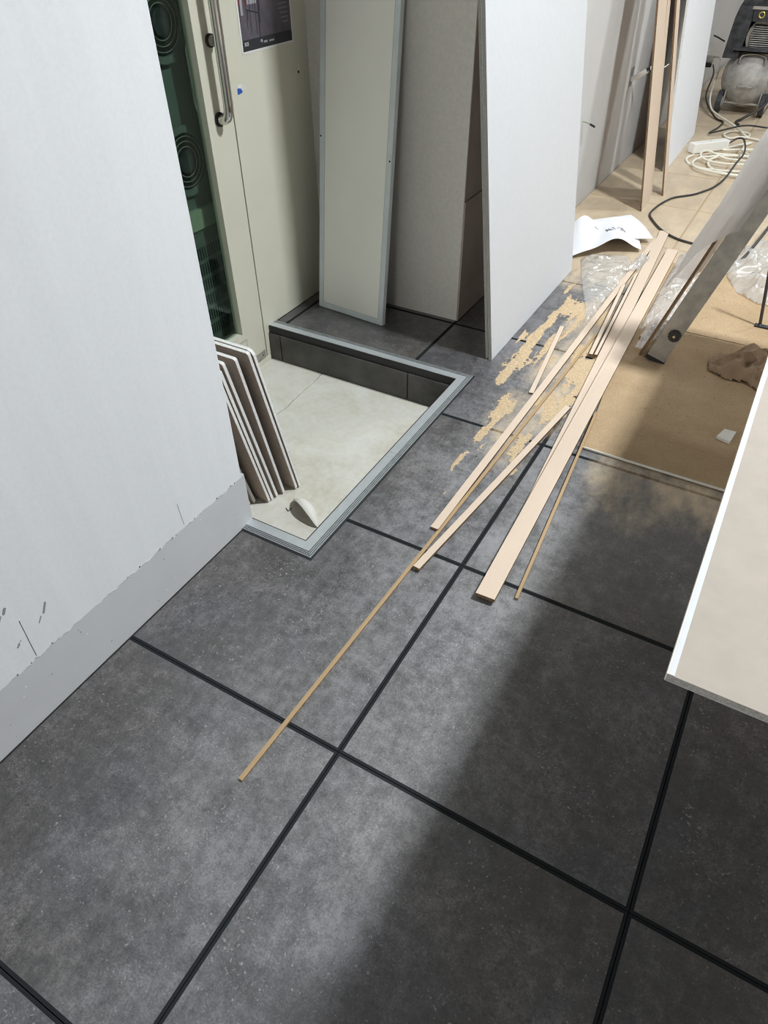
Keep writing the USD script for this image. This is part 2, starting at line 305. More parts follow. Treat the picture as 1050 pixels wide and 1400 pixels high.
def tube(pts, r, n=8, caps=True):
    p = np.array(pts, float); T = np.gradient(p, axis=0); T /= np.linalg.norm(T, axis=1, keepdims=True) + 1e-12
    u = np.cross(T[0], (0, 0, 1) if abs(T[0][2]) < .9 else (1, 0, 0)); u /= np.linalg.norm(u)
    V, a = [], np.linspace(0, 2 * np.pi, n, endpoint=False)
    rr = np.full(len(p), r) if np.ndim(r) == 0 else np.asarray(r)
    for i in range(len(p)):
        u = u - T[i] * (u @ T[i]); u /= np.linalg.norm(u) + 1e-12; w = np.cross(T[i], u)
        V.append(p[i] + rr[i] * (np.cos(a)[:, None] * u + np.sin(a)[:, None] * w))
    V = np.vstack(V); Fc = []
    for i in range(len(p) - 1):
        for j in range(n):
            k = (j + 1) % n; Fc += [[i * n + j, i * n + k, (i + 1) * n + k], [i * n + j, (i + 1) * n + k, (i + 1) * n + j]]
    if caps:
        for base, flip in ((0, 1), ((len(p) - 1) * n, 0)):
            for j in range(1, n - 1): Fc.append([base, base + j + 1, base + j] if flip else [base, base + j, base + j + 1])
    return trimesh.Trimesh(V, Fc, process=False)
def grid_mesh(P):
    """(a, b, 3) points -> mesh."""
    a, b = P.shape[:2]; i = np.arange(a * b).reshape(a, b)
    q = np.stack([i[:-1, :-1], i[1:, :-1], i[1:, 1:], i[:-1, 1:]], -1).reshape(-1, 4)
    return trimesh.Trimesh(P.reshape(-1, 3), np.vstack([q[:, [0, 1, 2]], q[:, [0, 2, 3]]]), process=False)
def solidify(m, t):
    """Gives an open sheet a thickness t."""
    m = trimesh.Trimesh(m.vertices, m.faces, process=False); v, n = np.array(m.vertices), np.array(m.vertex_normals); k = len(v)
    e = np.sort(m.edges, axis=1); uniq, idx, cnt = np.unique(e, axis=0, return_index=True, return_counts=True)
    be = m.edges[idx[cnt == 1]]
    side = np.vstack([np.stack([be[:, 1], be[:, 0], be[:, 0] + k], 1), np.stack([be[:, 1], be[:, 0] + k, be[:, 1] + k], 1)])
    return trimesh.Trimesh(np.vstack([v, v - n * t]), np.vstack([m.faces, m.faces[:, ::-1] + k, side]), process=False)
def extrude(poly, h, z0=0.):
    if poly.geom_type != 'Polygon':
        return trimesh.util.concatenate([extrude(g, h, z0) for g in poly.geoms if g.area > 1e-8])
    m = trimesh.creation.extrude_polygon(poly, h, engine='earcut'); m.apply_translation((0, 0, z0)); return m
def fbm(p, o=4, s=0): return meshkit.fbm(np.asarray(p, float), o, s)
rng = np.random.default_rng(7)

# ------------------------------------------------------------------ floor of square raised tiles with black edge trims
PIT_OUT = sbox(-1.30, .424, -.362, 1.464)          # what the metal edging covers
ROOM = ops.unary_union([sbox(-.598, -5.0, 3.2, 8.4), sbox(-1.25, 1.40, -.55, 1.826)]).difference(PIT_OUT)
floor = setting('floor')
for ix in range(-3, 6):
    for iy in range(-9, 14):
        x0, y0 = ix * .6, iy * .6
        cell = sbox(x0 + .0008, y0 + .0008, x0 + .5992, y0 + .5992)
        if cell.intersection(ROOM).area < .002: continue
        top = sbox(x0 + .0068, y0 + .0068, x0 + .5932, y0 + .5932).intersection(ROOM)
        tilem = extrude(top, .03, -.03)
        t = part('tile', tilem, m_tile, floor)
        ring = cell.difference(sbox(x0 + .0068, y0 + .0068, x0 + .5932, y0 + .5932)).intersection(ROOM)
        if y0 < 5.5 and ring.area > 1e-5:
            part('edge_trim', extrude(ring, .03, -.0304), m_trim, t)
part('sub_floor', extrude(ROOM.buffer(.001), .01, -.045), m_black, floor)
RZ = -.143
for a, b in ((-1.25, -1.1955), (-1.1905, -.6045), (-.5995, -.40)):
    part('riser_tile', box(a, b, 1.408, 1.43, RZ, -.028), m_riser, floor)
part('riser_joint', box(-1.25, -.40, 1.412, 1.432, RZ, -.03), m_black, floor)
part('riser_panel', box(-.402, -.38, .47, 1.43, RZ, -.03), m_riser, floor)
part('riser_panel', box(-.60, -.38, .445, .468, RZ, -.03), m_riser, floor)

# pit floor: two slabs with a ragged crack between them
crk = [(-1.000, 1.48), (-.998, 1.41), (-.989, 1.36), (-.984, 1.30), (-.986, 1.25), (-.981, 1.19), (-.978, 1.13), (-.984, 1.07), (-.972, 1.03), (-.976, .98), (-.97, .9), (-.975, .75), (-.97, .40), (-.97, .33), (-.97, .30)]
cp = []
for (x, y), (x2, y2) in zip(crk[:-1], crk[1:]):
    for t in np.linspace(0, 1, 6, endpoint=False): cp.append((x + (x2 - x) * t + rng.normal(0, .0016), y + (y2 - y) * t))
crack = ops.unary_union([LineString(cp).buffer(.0013), LineString(cp[:14]).buffer(.0022), LineString(cp[30:46]).buffer(.002)])
pit = setting('pit_floor')
slabs = sbox(-1.26, .40, -.37, 1.45).difference(crack)
for g in sorted(slabs.geoms, key=lambda g: -g.area)[:2]:
    part('concrete_slab', extrude(g, .03, RZ - .03), m_concrete, pit)
part('crack_bed', box(-1.26, -.37, .40, 1.45, RZ - .04, RZ - .012), m_slot, pit)

# ------------------------------------------------------------------ metal edging round the pit (mitred profile bars)
def sweep_profile(path, prof, cut_start=None, cut_end=None):
    """prof: closed (u, z) polygon; u is measured to the left of the path. Mitred at the corners. Returns one mesh per leg."""
    P = [np.array(p, float) for p in path]; out = []
    D = [(b - a) / np.linalg.norm(b - a) for a, b in zip(P[:-1], P[1:])]
    Nn = [np.array([-d[1], d[0]]) for d in D]
    prof = np.array(prof, float); k = len(prof)
    tri = trimesh.creation.triangulate_polygon(Polygon(prof), engine='earcut')
    pv, pf = tri
    for i in range(len(D)):
        ends = []
        for e, j in ((0, i - 1), (1, i + 1)):
            base = P[i + e]
            if 0 <= j < len(D):
                m = Nn[i] + Nn[j]; m = m / (m @ Nn[i]); off = [base + m * u for u, z in prof]
            else:
                off = [base + Nn[i] * u for u, z in prof]
            ends.append(np.array([[o[0], o[1], z] for o, (u, z) in zip(off, prof)]))
        V = np.vstack(ends); Fc = []
        for a in range(k):
            b = (a + 1) % k; Fc += [[a, b, k + b], [a, k + b, k + a]]
        # caps
        idx = [int(np.argmin(np.linalg.norm(prof - q, axis=1))) for q in pv]
        for f in pf: Fc += [[idx[f[0]], idx[f[2]], idx[f[1]]], [k + idx[f[0]], k + idx[f[1]], k + idx[f[2]]]]
        m = trimesh.Trimesh(V, Fc, process=True); trimesh.repair.fix_normals(m); out.append(m)
    return out
edging = setting('trim_1')
alu_prof = [(.0045, -.01)]
for a in (.0050, .0105, .0160):
    alu_prof += [(a, .002), (a + .0003, .0052), (a + .0022, .0052), (a + .0025, .0012), (a + .0052, .0012)]
alu_prof += [(.0216, .0050), (.0490, .0050), (.0500, .0042), (.0500, -.004), (.0470, -.01)]
seam = .925
paths = [[(-.597, .420), (-.358, .420), (-.358, seam - .0006)], [(-.358, seam + .0006), (-.358, 1.468), (-1.249, 1.468)]]
pr = [p[:] for p in paths]
for pth in pr:
    for m in sweep_profile(pth, alu_prof): part('edging_bar', m, m_alu, edging)
    for m in sweep_profile(pth, [(-.0012, -.006), (-.0012, .0014), (.0046, .0022), (.0046, -.006)]): part('rubber_strip', m, m_black, edging)
    for u in (.0088, .0143, .0198):
        for m in sweep_profile(pth, [(u - .0012, -.004), (u - .0012, .0034), (u + .0013, .0034), (u + .0013, -.004)]): part('groove_insert', m, m_black, edging)
    for m in sweep_profile(pth, [(.0500, -.030), (.0500, .0036), (.0534, .0030), (.0534, -.030)]): part('rubber_nosing', m, m_black, edging)

# ------------------------------------------------------------------ walls
wl = setting('wall_left')
part('wall_core', box(-1.25, -.602, -5.0, .452, RZ, CEIL), m_wallpaint, wl)
# plasterboard with a hand-cut lower edge
ys = np.r_[-5.0, np.linspace(-2.4, .457, 519)]
zb = .1655 + .0009 * (fbm(np.c_[ys * 60, ys * 0, ys * 0], 4, 3) - .5) * 2 + .0012 * (fbm(np.c_[ys * 5, ys * 0, ys * 0 + 4], 2, 5) - .5)
for k in rng.integers(330, 515, 26): zb[k:k + rng.integers(1, 3)] += rng.uniform(.001, .003)
pg = Polygon(list(zip(ys, zb)) + [(.457, CEIL), (-5.0, CEIL)])
def upright(poly2, x0, x1):
    """Extrudes a polygon drawn in (y, z) from x0 to x1."""
    if poly2.geom_type != 'Polygon':
        return trimesh.util.concatenate([upright(g, x0, x1) for g in poly2.geoms if g.area > 1e-9])
    m = trimesh.creation.extrude_polygon(poly2, x1 - x0, engine='earcut')
    v = np.array(m.vertices); m.vertices = np.c_[v[:, 2] + x0, v[:, 0], v[:, 1]]; return m
part('plasterboard_sheet', upright(pg, -.602, -.5903), m_wallboard, wl)
lower = Polygon(list(zip(ys, zb - .0016 - .006 * np.clip(fbm(np.c_[ys * 70, ys * 0, ys * 0 + 9], 3, 8) - .42, 0, 1) * 2)) + [(.4565, .2), (-5.0, .2)])
part('torn_gypsum_edge', upright(lower, -.6, -.5906), m_paper, wl)
for pts, w in (([(-.2, .172), (-.1985, .21), (-.1965, .245), (-.195, .277)], .0012), ([(.239, .173), (.237, .20), (.235, .243)], .0008)):
    part('pencil_line', upright(LineString(pts).buffer(w / 2), -.5915, -.5900), m_ink, wl)
for (y, z, L, w, a) in ((-.142, .262, .022, .005, 1.05), (-.16, .244, .014, .0025, .9), (-.219, .226, .006, .004, .6), (-.214, .232, .010, .0015, .4), (-.209, .322, .010, .006, 1.0), (-.222, .312, .012, .0025, .9)):
    part('scuff_mark', upright(LineString([(y - L / 2 * math.cos(a), z - L / 2 * math.sin(a)), (y, z), (y + L / 2 * math.cos(a), z + L / 2 * math.sin(a))]).buffer(w / 2), -.5915, -.5900), m_dirt_shade, wl)
for k in range(16):
    y = rng.uniform(-.30, .45); z = float(np.interp(y, ys, zb)) - rng.uniform(-.001, .001)
    part('edge_chip', upright(Point(y, z).buffer(rng.uniform(.0008, .0022), 2), -.592, -.5896), m_dirt_shade if k % 3 else m_black, wl)  # dark dots: small shadows along the ragged edge put in as colour
bl = setting('baseboard_left')
part('base_strip', box(-.602, -.592, -5.0, .470, RZ, .1665), m_base, bl)
part('floor_gap', box(-.5925, -.588, -5.0, .418, -.01, .0006), m_black, bl)
for k in range(22):
    y, z = rng.uniform(-.35, .45), rng.uniform(.02, .15)
    part('chip_mark', upright(Point(y, z).buffer(rng.uniform(.0008, .002), 3), -.593, -.5917), m_gypsum if k % 2 else m_dirt_shade, bl)

part('wall_alcove', box(-1.25, -.603, 1.826, 1.8294, -.03, CEIL), m_greyboard)
meta(stage.GetPrimAtPath('/World/wall_alcove'), kind='structure')
wf = setting('wall_left_far')
part('wall_face', box(-.9, -.602, 2.62, 8.4, -.03, CEIL), m_wallpaint, wf)
part('bare_lower_panel', box(-.9, -.598, 1.83, 2.62, -.03, .463), m_brownwall, wf)
part('bare_upper_panel', box(-.9, -.602, 1.83, 2.62, .466, CEIL), m_brownwall, wf)
part('wall_far', box(-.9, 3.3, 8.4, 8.5, -.03, CEIL), m_wallpaint); meta(stage.GetPrimAtPath('/World/wall_far'), kind='structure')
WY0 = -5.0
part('wall_back', [box(-.9, -.5, WY0 - .12, WY0, -.03, CEIL), box(1.7, 3.3, WY0 - .12, WY0, -.03, CEIL), box(-.5, 1.7, WY0 - .12, WY0, -.03, .2), box(-.5, 1.7, WY0 - .12, WY0, 1.1, CEIL)], m_bareconc)  # low opening left for the added fill light
meta(stage.GetPrimAtPath('/World/wall_back'), kind='structure')
edges_y = [WY0] + [v for w in FILL_WINDOWS for v in w] + [8.4]
wr = [box(3.2, 3.32, edges_y[k], edges_y[k + 1], -.03, CEIL) for k in range(0, len(edges_y), 2)]
for a, b in FILL_WINDOWS: wr += [box(3.2, 3.32, a, b, -.03, .9), box(3.2, 3.32, a, b, 2.2, CEIL)]
part('wall_right', wr, m_bareconc); meta(stage.GetPrimAtPath('/World/wall_right'), kind='structure')
for n_, (a, b) in enumerate(FILL_WINDOWS):
    w = setting('window_%d' % (n_ + 1))  # unseen window, added to house the fill light
    part('window_frame', [box(3.2, 3.3, a, a + .05, .9, 2.2), box(3.2, 3.3, b - .05, b, .9, 2.2), box(3.2, 3.3, a, b, .9, .95), box(3.2, 3.3, a, b, 2.15, 2.2), box(3.22, 3.28, (a + b) / 2 - .03, (a + b) / 2 + .03, .95, 2.15)], m_alu, w)
part('ceiling', box(-1.4, 3.3, WY0 - .1, 8.5, CEIL, CEIL + .05), m_ceiling); meta(stage.GetPrimAtPath('/World/ceiling'), kind='structure')
for i, (lx, ly, sx, sy, pw) in enumerate(LAMPS):
    t = thing('ceiling_lamp', 'square white ceiling lamp over the %s of the room' % ('pit', 'leaning fibreboards', 'compressor')[i], 'lamp', (lx, ly, CEIL))
    f = [box(-sx / 2 - .02, -sx / 2, -sy / 2 - .02, sy / 2 + .02, -.05, 0), box(sx / 2, sx / 2 + .02, -sy / 2 - .02, sy / 2 + .02, -.05, 0), box(-sx / 2, sx / 2, -sy / 2 - .02, -sy / 2, -.05, 0), box(-sx / 2, sx / 2, sy / 2, sy / 2 + .02, -.05, 0)]
    part('lamp_frame', f, m_ledframe, t); part('diffuser', box(-sx / 2, sx / 2, -sy / 2, sy / 2, -.04, -.035), m_lampface, t)

# small fittings that stick out of the far left wall
t = thing('cable_stub', 'white conduit end with black tape sticking out of a slot in the wall', 'conduit', (-.602, 4.05, .50))
part('wall_slot', box(-.002, .001, -.032, .035, -.045, .05), m_dirt_shade, t)
part('conduit', tube(spline([(0, .0, -.01), (.05, .0, .018), (.10, -.01, .05), (.135, -.012, .062)], 6), .0125, 12), m_whiteplastic, t, smooth=40)
part('tape_band', tube([(.083, -.006, .041), (.102, -.01, .0515)], .0135, 12), m_blackplastic, t, smooth=40)
part('wire_end', [tube(spline([(.135, -.012, .062), (.16, -.03, .045), (.17, -.02, .02)], 5), .003, 6), tube(spline([(.135, -.012, .062), (.165, .01, .06), (.185, .02, .075)], 5), .003, 6)], m_whitecable, t)
t = thing('wire_stub', 'short green wire with black tip poking from the wall beside the big white board', 'wire', (-.602, 3.202, .449))
part('insulation', tube(spline([(0, 0, 0), (.02, 0, -.002), (.042, 0, -.009)], 5), .0035, 8), m_greenrail, t)
part('taped_tip', tube([(.04, 0, -.008), (.066, 0, -.018)], .005, 8), m_blackplastic, t)
solo('wire_tail', tube(spline([(-.6, 6.70, .375), (-.56, 6.68, .365), (-.50, 6.66, .345)], 5), .006, 8), m_blackcable, 'thin dark wire end sticking out of the wall left of the compressor', 'wire')

# ------------------------------------------------------------------ cream steel door with green glass
door = setting('door_1')
dx = -1.25
part('door_stile', rbox(dx - .04, dx, 1.275, 1.382, RZ + .025, 2.2, .003), m_cream, door)
part('door_stile', rbox(dx - .04, dx, .46, .55, RZ + .025, 2.2, .003), m_cream, door)
part('bottom_rail', rbox(dx - .04, dx, .551, 1.274, RZ + .025, .015, .003), m_cream, door)
part('glazing_bead', [upright(Polygon([(1.250, 2.2), (1.250, .038), (1.277, .012), (1.277, 2.2)]), dx - .03, dx + .006)], m_cream, door)
part('glazing_bead', [upright(Polygon([(1.250, .038), (1.277, .012), (.5, .012), (.5, .038)]), dx - .03, dx + .006)], m_cream, door)
part('glass_pane', box(dx - .022, dx - .016, .53, 1.255, .03, 2.2), m_glass, door)
part('pivot_plate', box(dx - .003, dx + .002, 1.300, 1.372, RZ + .026, -.085), m_alu_leg, door)
part('pivot_screw', cyl((dx + .001, 1.352, -.10), (dx + .004, 1.352, -.10), .004, 12), m_steel, door)
hy = 1.311
hp2 = spline([(dx, hy, .768), (dx + .018, hy, .769), (dx + .034, hy, .776), (dx + .044, hy, .792), (dx + .047, hy, .815)], 8)
h = part('pull_handle', tube(np.vstack([hp2, [[dx + .047, hy, .9], [dx + .047, hy, 1.1], [dx + .047, hy, 1.45]]]), .0155, 24), m_steel, door, 'polished steel pull bar', smooth=50)
part('rubber_washer', cyl((dx, hy, .768), (dx + .006, hy, .768), .021, 24), m_black, h)
lk = part('lock_cylinder', cyl((dx, 1.321, .977), (dx + .022, 1.321, .977), .0135, 24), m_alu_leg, door, 'round metal lock cylinder')
part('lock_ring', cyl((dx, 1.321, .977), (dx + .008, 1.321, .977), .018, 24), m_black, lk)
part('rear_handle', tube(spline([(dx - .035, 1.305, .985), (dx - .06, 1.302, .98), (dx - .078, 1.30, .955), (dx - .078, 1.30, .88), (dx - .078, 1.30, .80), (dx - .06, 1.302, .772), (dx - .035, 1.305, .765)], 8), .0085, 16), m_steel, door, smooth=50)
part('threshold', box(dx - .05, dx + .004, .46, 1.40, RZ, RZ + .02), m_cream, door)
wd = setting('wall_door_panel')
part('steel_panel', rbox(dx - .05, dx, 1.3865, 1.85, RZ, 2.6, .002), m_cream, wd)
part('skirting_tile', box(dx - .002, dx + .004, 1.47, 1.826, 0, .001), m_trim, wd)
part('screw_hole', cyl((dx - .002, 1.76, .829), (dx + .0012, 1.76, .829), .0045, 10), m_black, wd)
part('torn_patch', upright(Polygon([(1.756, .833), (1.764, .833), (1.763, .855), (1.7595, .862)]), dx, dx + .0008), m_whitetape, wd)
# back of the opening
part('dark_lobby', box(-1.95, -1.94, .3, 1.9, RZ, 2.6), m_greenpaint, wd)
part('lobby_side', [box(-1.95, -1.29, 1.86, 1.88, RZ, 2.6), box(-1.95, -1.29, .28, .30, RZ, 2.6), box(-1.95, -1.29, .3, 1.88, RZ - .02, RZ)], m_greenpaint, wd)

# steel equipment cabinet close behind the glass
cx = -1.34
cb = thing('equipment_cabinet', 'dark green steel cabinet with fans and vent slots behind the glass door', 'cabinet', (cx - .3, 1.03, RZ))
L = lambda m: m.apply_translation((-(cx - .3), -1.03, -RZ)) or m
part('body', L(box(cx - .35, cx - .006, .62, 1.42, RZ, 2.3)), m_greenpaint, cb)
part('side_rail', L(box(cx - .01, cx + .012, 1.338, 1.40, RZ, 2.3)), m_greenrail, cb)
part('cross_rail', L(box(cx - .01, cx + .010, .62, 1.338, .435, .50)), m_greenrail, cb)
part('cross_rail', L(box(cx - .01, cx + .010, .62, 1.338, -.055, -.008)), m_greenrail, cb)
lv = part('vent_panel', L(box(cx - .008, cx + .001, .66, 1.338, .0, .43)), m_greenpaint, cb)
slots = []
for r_ in range(6):
    for c_ in range(26):
        yy, zz = 1.305 - c_ * .0125, .352 - r_ * .0575
        slots.append((yy, zz))
for yy, zz in slots:
    part('vent_slot', L(box(cx - .0005, cx + .0016, yy - .0032, yy + .0032, zz - .021, zz + .021)), m_slot, lv)
for zz in (1.03, .655, 1.40):
    yy = 1.215
    fan = part('fan', L(trimesh.creation.annulus(.085, .105, .012, transform=trimesh.transformations.translation_matrix((cx + .004, yy, zz)) @ trimesh.transformations.rotation_matrix(math.pi / 2, (0, 1, 0)))), m_greenpaint, cb)
    part('fan_hub', L(cyl((cx - .002, yy, zz), (cx + .012, yy, zz), .034, 24)), m_dustblack, fan)
    part('fan_opening', L(cyl((cx - .002, yy, zz), (cx + .0015, yy, zz), .086, 32)), m_slot, fan)
    for k in range(3):
        part('fan_guard_ring', L(trimesh.creation.torus(.045 + .015 * k, .0014, 32, 6, transform=trimesh.transformations.translation_matrix((cx + .010, yy, zz)) @ trimesh.transformations.rotation_matrix(math.pi / 2, (0, 1, 0)))), m_alu_leg, fan)

# poster and stickers on the cream panel
ps = thing('poster', 'dark printed poster of aluminium ladders with a white border on the cream panel', 'poster', (dx + .0005, 1.60, .92))
def flat(poly, x0, x1): return upright(poly, x0, x1)
part('sheet', flat(sbox(-.135, 0, .145, .40), 0, .0006), m_whitetape, ps)
part('photo_print', flat(sbox(-.128, .006, .138, .394), .0004, .0008), m_poster, ps)
part('dark_band', flat(sbox(-.128, .006, .138, .036), .0006, .0010), m_posterdark, ps)
lad = []
for a, b, w in (((-.020, .335), (-.030, .072), .009), ((-.02, .16), (-.104, .165), .004), ((-.028, .098), (-.09, .112), .004), ((-.02, .21), (-.11, .225), .004), ((-.093, .30), (-.092, .060), .0025), ((-.064, .3), (-.074, .055), .002), ((-.045, .16), (-.048, .045), .0025), ((-.032, .1), (-.034, .035), .005), ((-.105, .30), (-.125, .085), .0018), ((-.07, .3), (-.079, .045), .0016), ((-.054, .2), (-.0575, .1), .0016), ((-.085, .11), (-.0875, .085), .004)):
    lad.append(LineString([a, b]).buffer(w / 2, cap_style=2))
part('ladder_picture', flat(ops.unary_union(lad), .0006, .0010), m_posterdark, ps)
for q in ((-.084, .125, -.038, .155), (-.083, .175, -.036, .205), (-.119, .10, -.108, .3), (-.005, .20, .045, .23)): part('pale_picture', flat(sbox(*q), .0005, .0009), m_posterpale, ps)
part('red_picture', flat(ops.unary_union([LineString([(-.124, .13), (-.112, .18)]).buffer(.003), Point(-.095, .13).buffer(.006)]), .0006, .0010), m_posterred, ps)
part('outlined_box', flat(sbox(.045, .125, .128, .150).difference(sbox(.049, .129, .124, .146)), .0006, .0010), m_posterdark, ps)
part('small_print', flat(ops.unary_union([sbox(.068 + .006 * k, .111 - .0125 * k, .124, .1145 - .0125 * k) for k in range(5)]), .0006, .0010), m_postertext, ps)
for q in (sbox(-.118, .020, -.098, .030).difference(sbox(-.110, .0235, -.104, .0265)), Point(-.030, .024).buffer(.006).difference(Point(-.032, .019).buffer(.004)), sbox(-.018, .018, .0, .024), sbox(.010, .018, .036, .023)): part('logo_mark', flat(q, .0008, .0012), m_posterpale, ps)
st = thing('sticker', 'torn white sticker with a blue patch on the cream panel under the poster', 'sticker', (dx + .0003, 1.434, .832))
part('paper_scrap', flat(ops.unary_union([Polygon([(-.016, -.013), (.009, -.010), (.011, .011), (-.013, .013)]), Polygon([(.016, -.008), (.024, -.004), (.023, .008), (.019, .012)])]), 0, .0005), m_whitetape, st)
part('blue_patch', flat(Polygon([(-.016, -.015), (.007, -.012), (.008, -.005), (.003, -.004), (.004, .001), (-.002, .0), (-.006, .003), (-.016, .002)]), .0003, .0008), m_bluetape, st)

# ------------------------------------------------------------------ sheet goods
def sheet(name, label, cat, mtx, W, H, T, front, back, core, group=None, front_w=None):
    """Sheet in its own frame: x width, y height, z thickness from -T to 0 (z = 0 is the front face)."""
    t = thing(name, label, cat, mtx=mtx, group=group)
    part('gypsum_core', box(0, W, 0, H, -T + .0005, -.0005), core, t)
    part('front_paper', box(0, W, 0, H, -.0006, 0), front, t)
    part('back_paper', box(0, W, 0, H, -T, -T + .0006), back, t)
    return t
def lean_frame(corner, along, foot_out, dz):
    """corner: bottom corner; along: unit horizontal direction of the width; the height axis leans to foot_out (horizontal unit vector) by the slope dz."""
    x = np.array([along[0], along[1], 0.]); x /= np.linalg.norm(x)
    y = np.array([foot_out[0] * dz, foot_out[1] * dz, 1.]); y /= np.linalg.norm(y)
    z = np.cross(x, y); m = np.eye(4); m[:3, 0], m[:3, 1], m[:3, 2], m[:3, 3] = x, y, z, corner
    return m
# the tall white pair: 0.91 x 1.82 m
sl = .124
sheet('plasterboard_sheet', 'tall clean white plasterboard sheet standing in the middle, nearer of the leaning pair', 'plasterboard', lean_frame((-.349, 1.603, .0015), (0, 1), (-1, 0), sl), .926, 1.82, .0125, m_white, m_greyboard, m_gypsumdk)
sheet('plasterboard_sheet', 'grey-edged plasterboard sheet hidden close behind the tall white sheet in the middle', 'plasterboard', lean_frame((-.366, 1.608, .0015), (0, 1), (-1, 0), sl - .002), .915, 1.82, .0095, m_white, m_greyboard, m_gypsumdk)
# far white sheet
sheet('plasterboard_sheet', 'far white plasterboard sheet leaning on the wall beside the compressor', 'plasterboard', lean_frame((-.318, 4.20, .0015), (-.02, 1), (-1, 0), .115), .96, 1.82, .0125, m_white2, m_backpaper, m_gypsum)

# standing fibreboard strips: x width, y height, z face
def standing(name, label, corner, w, h, th, sl, mat_=m_mdf, cat='board', group=None):
    m = lean_frame(corner, (-.03, 1), (-1, 0), sl)
    t = solo(name, box(0, w, 0, h, -th, 0), mat_, label, cat, mtx=m, group=group); return t
standing('fibreboard_strip', 'nearest tall fibreboard strip leaning upright against the far left wall', (-.266, 3.445, .001), .205, 1.82, .009, .160)
standing('fibreboard_strip', 'tall fibreboard strip set just behind the nearest upright one', (-.281, 3.664, .001), .078, 1.82, .009, .152)
standing('fibreboard_strip', 'narrow tall fibreboard strip upright in front of the far white sheet', (-.222, 3.752, .001), .09, 1.82, .009, .190)

# LED panel, leaning in the alcove
lp = thing('led_panel', 'long frosted LED panel light with pale metal frame leaning in the alcove', 'led panel', mtx=lean_frame((-1.170, 1.664, .0015), (.325, -.028), (0, 1), .137))
W_, H_, T_ = .327, 1.24, .022
fr = .021
for nm, b in (('frame_rail', (0, fr, 0, H_)), ('frame_rail', (W_ - fr, W_, 0, H_)), ('frame_rail', (fr, W_ - fr, 0, fr)), ('frame_rail', (fr, W_ - fr, H_ - fr, H_))):
    r_ = part(nm, rbox(b[0], b[1], b[2], b[3], -T_, 0, .0018, 1), m_ledframe, lp)
part('inner_lip', [box(fr - .001, fr + .003, fr, H_ - fr, -.004, -.0012), box(W_ - fr - .003, W_ - fr + .001, fr, H_ - fr, -.004, -.0012), box(fr, W_ - fr, fr - .001, fr + .003, -.004, -.0012)], m_alu, lp)
part('diffuser', box(fr - .002, W_ - fr + .002, fr - .002, H_ - fr + .002, -.010, -.0025), m_leddiff, lp)
part('back_plate', box(.004, W_ - .004, .004, H_ - .004, -T_ - .001, -.012), m_alu, lp)
for (x, y) in ((.006, .64), (W_ - .008, .60), (.010, .012), (W_ - .010, .012)):
    part('screw', cyl((x, y, -.001), (x, y, .0012), .0032, 10), m_blackplastic if y > .1 else m_alu, lp)

# offcuts of plasterboard standing in the pit
# (right-hand foot x, foot y, width, height, slope)
OFF = [(-.664, .777, .50, .575, .222, 'nearest the door, last of the row'), (-.668, .7635, .50, .572, .222, 'second from the door end of the row'),
       (-.690, .724, .50, .560, .205, 'third from the door end, brown back in shadow'), (-.700, .700, .48, .566, .228, 'fourth from the door end of the row'),
       (-.703, .680, .48, .545, .222, 'in the white-edged middle of the row, door side'), (-.706, .6675, .48, .545, .222, 'in the white-edged middle of the row, room side'),
       (-.744, .640, .42, .56, .25, 'second from the wall corner, nearly hidden'), (-.752, .622, .40, .5, .22, 'closest to the wall corner, barely showing')]
for (x, y, w, h, s, lab) in OFF:
    m = lean_frame((x - w, y - .0, RZ + .004), (1, 0), (0, -1), s)
    t = thing('plasterboard_offcut', 'small plasterboard offcut leaning in the pit, ' + lab, 'plasterboard', mtx=m)
    T = .0105; c = .016 if lab.startswith('nearest') else .006
    out = Polygon([(0, 0), (w, 0), (w, h - c), (w - .35 * c, h - .3 * c), (w - c, h), (0, h)])
    part('gypsum_core', extrude(out.buffer(-.0002), T - .001, -T + .0005), m_gypsum, t)
    part('front_paper', extrude(out, .0007, -.0007), m_backpaper, t)
    part('back_paper', extrude(out, .0007, -T), m_white, t)

# curled card in the pit
th = np.linspace(0, 1, 24); ww = np.linspace(0, 1, 10)
A0, A1 = np.array([-.642, .716, 0]), np.array([-.503, .648, 0])
d_ = (A1 - A0); d_ /= np.linalg.norm(d_); n_ = np.array([d_[1], -d_[0], 0])   # towards the camera
P = np.zeros((24, 10, 3))
for i, u in enumerate(th):
    for j, v in enumerate(ww):
        arch = math.sin(math.pi * u) ** .75
        back = .048 * (1 - (2 * u - 1) ** 2)
        ph = v * 2.0
        P[i, j] = A0 + (A1 - A0) * u - n_ * (back * .6 - .030 * arch * (1 - math.cos(ph))) + np.array([0, 0, RZ + .002 + .046 * arch * math.sin(ph)])
t = thing('curled_card', 'small curled scrap of white card lying at the front corner of the pit', 'card')
part('card', solidify(grid_mesh(P), .0012), m_card, t, smooth=40)

vm = extrude(LineString([(-.0085, .007), (0, -.007), (.0095, .0075)]).buffer(.0016), .0005, 0)
vm.apply_transform(trimesh.transformations.rotation_matrix(.5, (0, 0, 1))); vm.apply_translation((-.632, .672, RZ + .0002))
part('marker_tick', vm, m_ink, pit)

